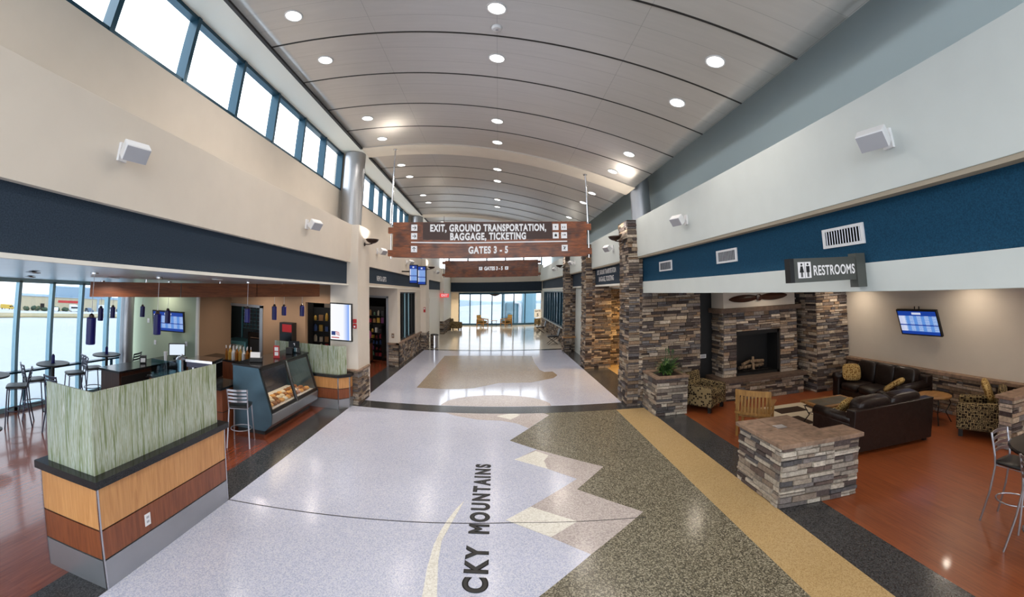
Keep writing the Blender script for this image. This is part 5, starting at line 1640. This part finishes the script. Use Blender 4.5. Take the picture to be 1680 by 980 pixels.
# ------------------------------------------------------------------ vents on the blue band
for (y0, y1, lab) in ((3.29, 3.86, 'white framed air vent nearest the camera above the restroom sign'), (5.65, 6.26, 'middle white framed air vent on the blue band'), (8.1, 8.78, 'white framed air vent closest to the stone pillar')):
    yc, hw = (y0 + y1) / 2, (y1 - y0) / 2
    t = thing('air_vent', lab, 'vent', (3.757, yc, 3.42), 0, 'air vents on the blue band')
    m = MB()
    m.box(-0.02, 0, -hw, hw, 0.075, 0.105).box(-0.02, 0, -hw, hw, -0.105, -0.075).box(-0.02, 0, -hw, -hw + 0.04, -0.075, 0.075).box(-0.02, 0, hw - 0.04, hw, -0.075, 0.075)
    m.build('frame', 'white_plastic', t)
    B(-0.004, 0, -hw + 0.04, hw - 0.04, -0.075, 0.075).build('backing', 'black', t)
    m = MB()
    n = 13
    for i in range(n):
        yy = -hw + 0.06 + (2 * hw - 0.12) * i / (n - 1)
        m.obox((-0.012, yy, 0), (0.024, 0.005, 0.146), (0, 0, 0.95))
    m.build('blades', 'stool_metal', t)

# ------------------------------------------------------------------ pilaster display, alarms, monitors, exit, bin
def ad_screen(name):
    t = NT(name)
    tc = t.new('ShaderNodeTexCoord')
    sp = t.new('ShaderNodeSeparateXYZ')
    t.link(tc.outputs['Generated'], sp.inputs[0])
    c = t.ramp(sp.outputs['X'], [(0.0, (0.95, 0.95, 0.97)), (0.62, (0.9, 0.92, 0.98)), (0.9, (0.16, 0.34, 0.86)), (0.93, (0.9, 0.92, 0.98))])
    t.b.inputs['Base Color'].default_value = (0, 0, 0, 1)
    t.link(c, t.b.inputs['Emission Color'])
    t.b.inputs['Emission Strength'].default_value = 1.0
    return t.m
M['ad'] = ad_screen('advert_screen')
M['flag_blue'] = emit('flag_blue', (24, 52, 120), 0.9)
M['flag_red'] = emit('flag_red', (190, 40, 48), 0.9)
t = thing('advert_display', 'upright lit white and blue advert display on the white pilaster', 'display', (-3.73, 9.772, 2.12))
B(-0.30, 0.30, -0.07, 0, -0.48, 0.48).build('bezel', 'black', t, bevel=0.006)
d = B(-0.275, 0.275, -0.074, -0.07, -0.45, 0.45).build('picture', 'ad', t)
B(-0.25, -0.14, -0.077, -0.075, -0.34, -0.24).build('flag_canton', 'flag_blue', d)
m = MB()
for k in range(3):
    m.obox((-0.09 + 0.01 * k, -0.076, -0.255 - 0.035 * k), (0.1, 0.002, 0.016), (0, 0.18, 0))
m.build('flag_stripe', 'flag_red', d)
B(-0.25, -0.04, -0.077, -0.075, -0.41, -0.385).build('caption_strip', 'flag_red', d)
t = thing('fire_alarm', 'pair of stacked red fire alarm boxes on the white pilaster', 'fire alarm', (-3.37, 9.775, 2.1))
B(-0.045, 0.045, -0.04, 0, 0.02, 0.12).build('horn', 'red', t, bevel=0.008)
B(-0.045, 0.045, -0.04, 0, -0.12, 0.0).build('pull_station', 'red', t, bevel=0.008)
B(-0.02, 0.02, -0.045, -0.04, -0.09, -0.05).build('pull_handle', 'white_plastic', t)
t = thing('fire_alarm', 'single small red alarm on the far left pilaster', 'fire alarm', (-3.36, 20.295, 2.05))
B(-0.05, 0.05, -0.05, 0, -0.13, 0.13).build('strobe', 'red', t, bevel=0.01)
B(-0.03, 0.03, -0.055, -0.05, 0.02, 0.1).build('lens', 'white_plastic', t)

M['scr_blue'] = flight_board('blue_status_screen')
t = thing('paired_screens', 'pair of upright blue screens on a bracket above the shop', 'screens', (-2.78, 15.2, 3.62), math.radians(-12))
for x, z in ((-0.14, 0.0), (0.19, -0.04)):
    s_ = B(x - 0.165, x + 0.155, -0.04, 0.04, z - 0.36, z + 0.34).build('housing', 'black', t)
    B(x - 0.145, x + 0.135, -0.045, -0.04, z - 0.33, z + 0.31).build('display', 'scr_blue', s_)
MB().tube([(0, 0.04, 0.1), (0, 0.3, 0.1), (-0.765, 0.3, 0.1)], 0.025, 8).build('bracket', 'black', t)
t = thing('exit_sign', 'small red lit exit sign on the far left wall', 'sign', (-3.29, 27.9, 2.72))
M['exit_red'] = emit('exit_red', (240, 70, 70), 1.0)
B(-0.28, 0.30, -0.05, 0.05, -0.13, 0.13).build('housing', 'exit_red', t)
text('lettering', 'EXIT', 'sign_white', t, (0.01, -0.054, -0.07), RX, 0.16, 0.42, 0.003, 0.02)
MB().cyl((-0.05, 0, 0.13), (-0.05, 0.0, 0.3), 0.015, 8).build('stem', 'black', t)
t = thing('waste_bin', 'shiny round metal waste bin by the far left pilaster', 'bin', (-2.95, 20.85, 0.003))
MB().lathe([(0.19, 0), (0.2, 0.02), (0.2, 0.70), (0.21, 0.71)], n=28).build('body', 'chrome', t)
MB().lathe([(0.21, 0.71), (0.2, 0.75), (0.13, 0.77), (0.12, 0.74)], n=28).build('lid', 'black', t)
t = thing('wall_outlet_plate', 'small brown switch plate on the white wall right of the shop doorway', 'switch', (-3.75, 15.298, 1.22))
B(-0.05, 0.05, -0.015, 0, -0.09, 0.09).build('plate', 'cap_stone', t)
B(-0.02, 0.02, -0.022, -0.015, -0.03, 0.03).build('toggle', 'grey_plastic', t)
t = thing('smoke_detector', 'round white smoke detector on the vault between the nearest lights', 'smoke detector', (0.1, 4.76, vault_z(0.1) - 0.002))
MB().lathe([(0.03, -0.05), (0.06, -0.045), (0.075, -0.02), (0.075, 0.0)], n=24).build('housing', 'white_plastic', t)
MB().lathe([(0.02, -0.056), (0.02, -0.05)], n=12).build('sensor', 'grey_plastic', t)

t = thing('bowl_pendant', 'dark bowl pendant hanging before the far glass wall', 'pendant lamp', (0.05, 34.9, 2.918))
MB().lathe([(0.03, -0.34), (0.25, -0.27), (0.48, -0.15), (0.46, -0.15), (0.1, -0.28)], n=28).build('bowl', 'bronze', t, smooth=True)
MB().cyl((0, 0, -0.3), (0, 0, 0), 0.02, 8).build('stem', 'bronze', t)
MB().lathe([(0.07, -0.02), (0.07, 0)], n=16).build('canopy_plate', 'bronze', t)
for (x, y, lab) in ((-7.9, 4.5, 'dark air slot in the low cafe ceiling, nearer the window'), (-6.0, 3.45, 'dark air slot in the low cafe ceiling, nearer the hall')):
    t = thing('air_slot', lab, 'vent', (x, y, 2.74 + (x + 9.7) / 5.95 * 0.315 - 0.001), math.radians(-20), 'cafe ceiling air slots')
    B(-0.32, 0.32, -0.05, 0.05, -0.012, 0.0).build('frame', 'stool_metal', t)
    B(-0.30, 0.30, -0.03, 0.03, -0.016, -0.012).build('opening', 'black', t)
# ------------------------------------------------------------------ far hall furniture
def far_chair(label, loc, rz):
    t = thing('lounge_chair', label, 'armchair', loc, rz, 'chairs before the far glass wall')
    MB().puff((0, -0.05, 0.40), (0.56, 0.6, 0.2), 0.4, 8).build('seat_cushion', 'fab', t, smooth=True)
    MB().hexa([(-0.3, 0.2, 0.25), (0.3, 0.2, 0.25), (0.3, 0.32, 0.25), (-0.3, 0.32, 0.25)], [(-0.3, 0.32, 0.98), (0.3, 0.32, 0.98), (0.3, 0.42, 0.98), (-0.3, 0.42, 0.98)]).build('backrest', 'pillow', t, bevel=0.03)
    for s in (-1, 1):
        MB().tube([(s * 0.36, 0.3, 0.66), (s * 0.37, 0.0, 0.62), (s * 0.36, -0.36, 0.60)], 0.045, 8).build('arm', 'chair_wood', t)
        for y in (-0.33, 0.3):
            B(s * 0.36 - 0.03, s * 0.36 + 0.03, y - 0.03, y + 0.03, 0, 0.62).build('leg', 'chair_wood', t)
    B(-0.36, 0.36, -0.34, 0.3, 0.22, 0.30).build('seat_frame', 'chair_wood', t)
    return t
far_chair('left one of two tan armchairs before the far glass wall', (-0.95, 34.9, 0.003), math.radians(60))
far_chair('right one of two tan armchairs before the far glass wall', (1.05, 34.85, 0.003), math.radians(-60))
iron_table('side_table', 'low iron table between the two far armchairs', (0.05, 35.1, 0.003), 0, (0.55, 0.55), 0.5, True)
t = make_armchair('patterned armchair at the far left by the stone wainscot', (-2.85, 31.6, 0.003), math.radians(80))
t = make_armchair('patterned armchair in the far right corner by the gate sign', (3.9, 34.6, 0.003), math.radians(-70))
def bench(label, loc, rz):
    t = thing('bench_seat', label, 'bench', loc, rz, 'dark seats along the far right wall')
    MB().puff((0, 0, 0.44), (0.6, 0.6, 0.09), 0.35, 8).build('seat', 'vinyl', t, smooth=True)
    for s in (-1, 1):
        MB().tube([(s * 0.26, -0.26, 0.40), (s * 0.26, 0.26, 0.02)], 0.016, 6).build('cross_leg', 'iron', t)
        MB().tube([(s * 0.27, 0.26, 0.40), (s * 0.27, -0.26, 0.02)], 0.016, 6).build('cross_leg', 'iron', t)
    MB().hexa([(-0.29, 0.27, 0.44), (0.29, 0.27, 0.44), (0.29, 0.31, 0.44), (-0.29, 0.31, 0.44)], [(-0.29, 0.37, 0.86), (0.29, 0.37, 0.86), (0.29, 0.41, 0.86), (-0.29, 0.41, 0.86)]).build('backrest', 'vinyl', t)
    return t
bench('dark folding seat on the far right, nearer of the two', (3.22, 22.4, 0.003), math.radians(-90))
bench('dark folding seat on the far right, farther of the two', (3.2, 28.4, 0.003), math.radians(-90))
t = iron_table('side_table', 'iron framed table standing by the farthest stone pillar', (3.5, 19.05, 0.003), 0, (0.62, 0.5), 0.78)
# ------------------------------------------------------------------ outdoors
M['snowfield'] = plain('pale_apron', (190, 194, 198), 0.9, noise=0.05, scale=0.05)
M['drygrass'] = plain('dry_grass', (168, 156, 122), 0.95, noise=0.1, scale=0.3)
M['hill'] = plain('blue_hills', (188, 204, 220), 1.0)
M['hangar'] = plain('hangar_siding', (196, 184, 156), 0.8)
M['hangar_blue'] = plain('hangar_roof_box', (150, 172, 190), 0.8)
M['darkgreen'] = plain('shrub_green', (66, 84, 66), 0.95)
M['teal_cab'] = plain('bridge_teal', (96, 134, 146), 0.6)
def gz(x, y):
    return -0.35 - 0.072 * max(0.0, -x - 10.5) - 0.028 * max(0.0, y - 37.0)
xs = [-900, -400, -260, -200, -150, -110, -75, -45, -25, -10.5, 0, 20, 60, 160]
ysg = [-80, -30, 0, 20, 37, 60, 100, 160, 260, 420, 800]
m = MB()
vs = [(x, y, gz(x, y)) for y in ysg for x in xs]
fs = []
for j in range(len(ysg) - 1):
    for i in range(len(xs) - 1):
        a = j * len(xs) + i
        fs.append((a, a + 1, a + 1 + len(xs), a + len(xs)))
m.add(vs, fs)
g = struct('ground_outside', m, 'snowfield')
# dry grass verge beyond the apron
m = MB()
for (d0, d1) in ((74, 108),):
    n = 26
    for i in range(n):
        a0, a1 = math.radians(95 + 80 * i / n), math.radians(95 + 80 * (i + 1) / n)
        P_ = [(d * math.cos(a), d * math.sin(a)) for a, d in ((a0, d0), (a1, d0), (a1, d1), (a0, d1))]
        lo = [(x, y, gz(x, y) + 0.05) for x, y in P_]
        hi = [(x, y, gz(x, y) + 0.25) for x, y in P_]
        m.hexa(lo, hi)
struct('ground_verge', m, 'drygrass')
def at(ratio, d):
    # a spot outside, d metres away in the direction x/y = ratio
    k = math.hypot(ratio, 1)
    return (ratio / k * d, d / k)
def building(name, label, ra, rb, d, h, mat, parts):
    (xa, ya), (xb, yb) = at(ra, d), at(rb, d)
    cx, cy = (xa + xb) / 2, (ya + yb) / 2
    L = math.hypot(xb - xa, yb - ya)
    ang = math.atan2(yb - ya, xb - xa)
    z = gz(cx, cy)
    t = thing(name, label, 'building', (cx, cy, z), ang)
    B(-L / 2, L / 2, 0, 14, -2.5, h).build('walls', mat, t)
    B(-L / 2 - 0.3, L / 2 + 0.3, -0.3, 14.3, h, h + 0.25).build('roof_edge', 'hangar_blue', t)
    for (x0, x1, z0, z1, nm, mt, y0, y1) in parts(L):
        B(x0, x1, y0, y1, z0, z1).build(nm, mt, t)
    return t
M['sign_red_far'] = plain('far_red_sign', (196, 60, 60), 0.6)
building('hangar', 'long beige hangar with a pale blue upper box seen through the cafe window', -1.83, -1.08, 200, 5.2, 'hangar',
         lambda L: [(-L * 0.26, L * 0.22, 5.4, 9.4, 'upper_box', 'hangar_blue', 3, 12), (-L * 0.2, -L * 0.04, 3.2, 4.1, 'red_sign', 'sign_red_far', -0.15, 0), (-L * 0.33, -L * 0.3, 0.2, 2.6, 'door', 'black', -0.1, 0), (L * 0.1, L * 0.1 + 0.8, -1, 5.2, 'corner_post', 'hangar_blue', -0.2, 0)])
t = thing('far_hills', 'pale blue hills on the horizon beyond the far glass', 'hills', (0, 620, gz(0, 620)))
rg = random.Random(4)
pts = [(-420 + 30 * i, 5 + 3 * math.sin(i * 0.7) + rg.uniform(-1, 2)) for i in range(29)]
MB().prism([(-420, -20)] + pts + [(420, -20)], 0, 60, 'Y').build('ridge', 'hill', t)
t2 = thing('far_hills', 'pale blue hills left of the hangar through the cafe window', 'hills', (-820, 300, gz(-820, 300) - 4), math.radians(55))
MB().prism([(-420, -20)] + pts + [(420, -20)], 0, 60, 'Y').build('ridge', 'hill', t2)
# shrubs and parked vehicles in front of the hangar
def shrub(r, d, s, lab):
    x, y = at(r, d)
    t = thing('shrub', lab, 'shrub', (x, y, gz(x, y) - 0.05), 0, 'dark shrubs before the hangar')
    m = MB()
    q_ = random.Random(int(-r * 1000))
    for k in range(7):
        m.puff((q_.uniform(-s, s), q_.uniform(-0.5, 0.5), s * q_.uniform(0.4, 0.8)), (s * 1.1, s, s * 1.1), 1.0, 6)
    m.build('foliage', 'darkgreen', t, smooth=True)
    MB().cyl((0, 0, 0), (0, 0, s * 0.5), 0.12, 6).build('trunk', 'bronze', t)
for k, (r, s) in enumerate(((-1.75, 1.4), (-1.69, 1.6), (-1.63, 1.2), (-1.565, 1.6), (-1.50, 1.3), (-1.43, 1.5))):
    shrub(r, 190, s, 'dark green shrub in front of the beige hangar')
def vehicle(name, label, r, d, col, rz, boxy):
    x, y = at(r, d)
    t = thing(name, label, 'vehicle', (x, y, gz(x, y)), rz, 'vehicles parked before the hangar')
    L, W, H = (6.0, 2.2, 2.4) if boxy else (4.5, 1.8, 1.45)
    if boxy:
        MB().prism([(-L / 2, 0.45), (L / 2, 0.45), (L / 2, 1.3), (L / 2 - 0.7, 1.45), (L / 2 - 1.2, H), (-L / 2, H)], -W / 2, W / 2, 'Y').build('body', col, t)
        B(L / 2 - 1.15, L / 2 - 0.5, -W / 2 - 0.02, W / 2 + 0.02, 1.4, 1.95).build('cab_window', 'black_gloss', t)
    else:
        MB().prism([(-L / 2, 0.3), (L / 2, 0.3), (L / 2, 0.75), (L / 2 - 1.1, 0.85), (L / 2 - 1.7, H), (-L / 2 + 0.9, H), (-L / 2 + 0.1, 0.85)], -W / 2, W / 2, 'Y').build('body', col, t)
        MB().prism([(L / 2 - 1.25, 0.88), (L / 2 - 1.75, H - 0.1), (-L / 2 + 1.0, H - 0.1), (-L / 2 + 0.4, 0.88)], -W / 2 - 0.02, W / 2 + 0.02, 'Y').build('side_window', 'black_gloss', t)
    for sx in (-1, 1):
        for sy in (-1, 1):
            MB().cyl((sx * L * 0.32, sy * (W / 2 - 0.1), 0.33), (sx * L * 0.32, sy * (W / 2 + 0.05), 0.33), 0.33, 12).build('wheel', 'black', t)
M['veh_white'] = plain('vehicle_white', (226, 230, 234), 0.4)
M['veh_blue'] = plain('vehicle_blue', (80, 100, 124), 0.4)
M['veh_yellow'] = plain('vehicle_yellow', (212, 176, 74), 0.5)
for k, (r, c, b, nm) in enumerate(((-1.56, 'veh_white', False, 'white'), (-1.45, 'veh_white', True, 'white'), (-1.36, 'veh_blue', False, 'blue'), (-1.275, 'veh_white', True, 'white'), (-1.19, 'veh_blue', False, 'blue'), (-1.11, 'veh_white', True, 'white'))):
    vehicle('parked_van' if b else 'parked_car', '%s %s parked in front of the beige hangar' % (nm, 'van' if b else 'car'), r, 178, c, math.radians(-35 + 9 * k), b)
vehicle('yellow_truck', 'yellow service truck left of the hangar near the window mullion', -1.90, 260, 'veh_yellow', math.radians(30), True)
# boarding bridge outside the far glass
t = thing('boarding_bridge', 'teal boarding bridge cab with white frame outside the far glass wall', 'boarding bridge', (2.0, 43.0, gz(2, 43)))
B(-0.85, 0.55, 0, 3.0, 0.0, 2.35).build('cab', 'teal_cab', t, bevel=0.2)
MB().tube([(0.65, -0.1, 0.0), (0.72, -0.1, 1.6), (0.6, -0.1, 2.2), (0.1, -0.1, 2.35)], 0.12, 8).build('white_frame', 'white_plastic', t)
B(-1.25, -0.9, -0.1, 0.3, 0, 3.6).build('support_post', 'teal_cab', t)
B(1.0, 2.4, 0.5, 3.0, -0.1, 3.2).build('rear_tunnel', 'pale_frame', t)
# canopy trusses seen through the last clerestory pane of the first bay
t = thing('roof_truss', 'teal roof frame outside the last near clerestory pane', 'truss', (-6.2, 10.3, 5.4))
M['truss'] = plain('truss_teal', (70, 120, 136), 0.5)
for k in range(3):
    MB().tube([(-0.9, -0.9 + 0.3 * k, 0.0), (0.1, -0.4 + 0.35 * k, 0.75), (0.9, 0.0 + 0.35 * k, 0.75)], 0.03, 6).build('rafter', 'truss', t)
B(-0.9, 1.0, -1.0, 0.6, -0.2, 0.0).build('roof_deck', 'truss', t)
# service wing behind: carries the truss
B(-1.0, 1.0, -1.0, -0.35, -2.2, -0.2).build('wing_wall', 'hangar_blue', t)

# ------------------------------------------------------------------ lamps of the place
def downlight(x, y, z, tilt=0.0, power=36.0, r=0.115, label='', group=None, name='ceiling_downlight', rgb=(255, 244, 232)):
    t = thing(name, label, 'downlight', (x, y, z), 0, group)
    t.rotation_euler = (0, tilt, 0)
    m = MB().lathe([(r + 0.02, 0.0), (r + 0.02, -0.012), (r, -0.012), (r, 0.0)], n=24)
    m.build('trim_ring', 'white_plastic', t)
    MB().lathe([(0.001, -0.004), (r, -0.004), (r, -0.002), (0.001, -0.002)], n=24).build('lens', 'lamp', t)
    area_lamp('lamp', (0, 0, -0.02), power, r * 1.8, rgb, spread=150, parent=t)
    return t
rows = [-1.6, -0.3, 4.33, 5.6, 8.2, 9.55, 11.9, 13.25, 16.05, 17.45, 22.4, 26.5]
ORD = ('', '', 'first', 'second', 'third', 'fourth', 'fifth', 'sixth', 'seventh', 'eighth', 'ninth', 'tenth')
GL = 'round recessed lights in the vaulted ceiling'
for i, y in enumerate(rows):
    for j, x in enumerate((-2.76, 0.1, 2.97)):
        slope = math.atan(-0.15 - 0.06 * x)
        side = ('window-side', 'middle', 'pillar-side')[j]
        lab = '%s ceiling light of the %s row in view' % (side, ORD[i]) if ORD[i] else '%s ceiling light overhead, out of the frame' % side
        downlight(x, y, vault_z(x) - 0.004, -slope, 22, 0.115, lab, GL)
# cafe, lounge, shop, restroom hall and far hall
for (x, y, p) in ((-8.3, 3.0, 14), (-6.2, 2.5, 14), (-6.2, 5.0, 16), (-4.4, 5.6, 16), (-8.4, 8.2, 10), (-6.0, 9.3, 14), (-4.5, 9.3, 14)):
    downlight(x, y, ceil_z(x) - 0.004, 0, p, 0.07, 'small recessed light in the low cafe ceiling', 'low cafe ceiling lights')
for (x, y, p) in ((9.15, 8.75, 12), (9.15, 5.9, 12), (9.15, 3.0, 12), (7.1, 9.0, 7), (6.2, 7.4, 5), (5.6, 4.4, 9), (7.6, 4.6, 8), (6.5, 1.6, 10), (5.0, 9.0, 8), (8.6, 1.5, 10)):
    downlight(x, y, 2.868, 0, p, 0.07, 'small recessed light in the lounge ceiling', 'lounge ceiling lights', rgb=(255, 238, 216))
for (x, y, p) in ((-5.4, 14.0, 12), (-5.3, 16.4, 14), (-5.6, 12.0, 8)):
    downlight(x, y, 3.078, 0, p, 0.08, 'small recessed light in the shop ceiling', 'shop ceiling lights')
for (x, y, p) in ((5.2, 12.0, 34), (5.2, 14.2, 70)):
    downlight(x, y, 2.998, 0, p, 0.08, 'small warm light in the restroom passage ceiling', 'restroom passage lights', rgb=(255, 206, 130))
for (x, y, p) in ((-2.6, 34.4, 70), (0.4, 34.0, 30), (3.4, 34.4, 70)):
    downlight(x, y, 2.918, 0, p, 0.09, 'recessed light in the far end ceiling', 'far end ceiling lights', rgb=(255, 232, 190))
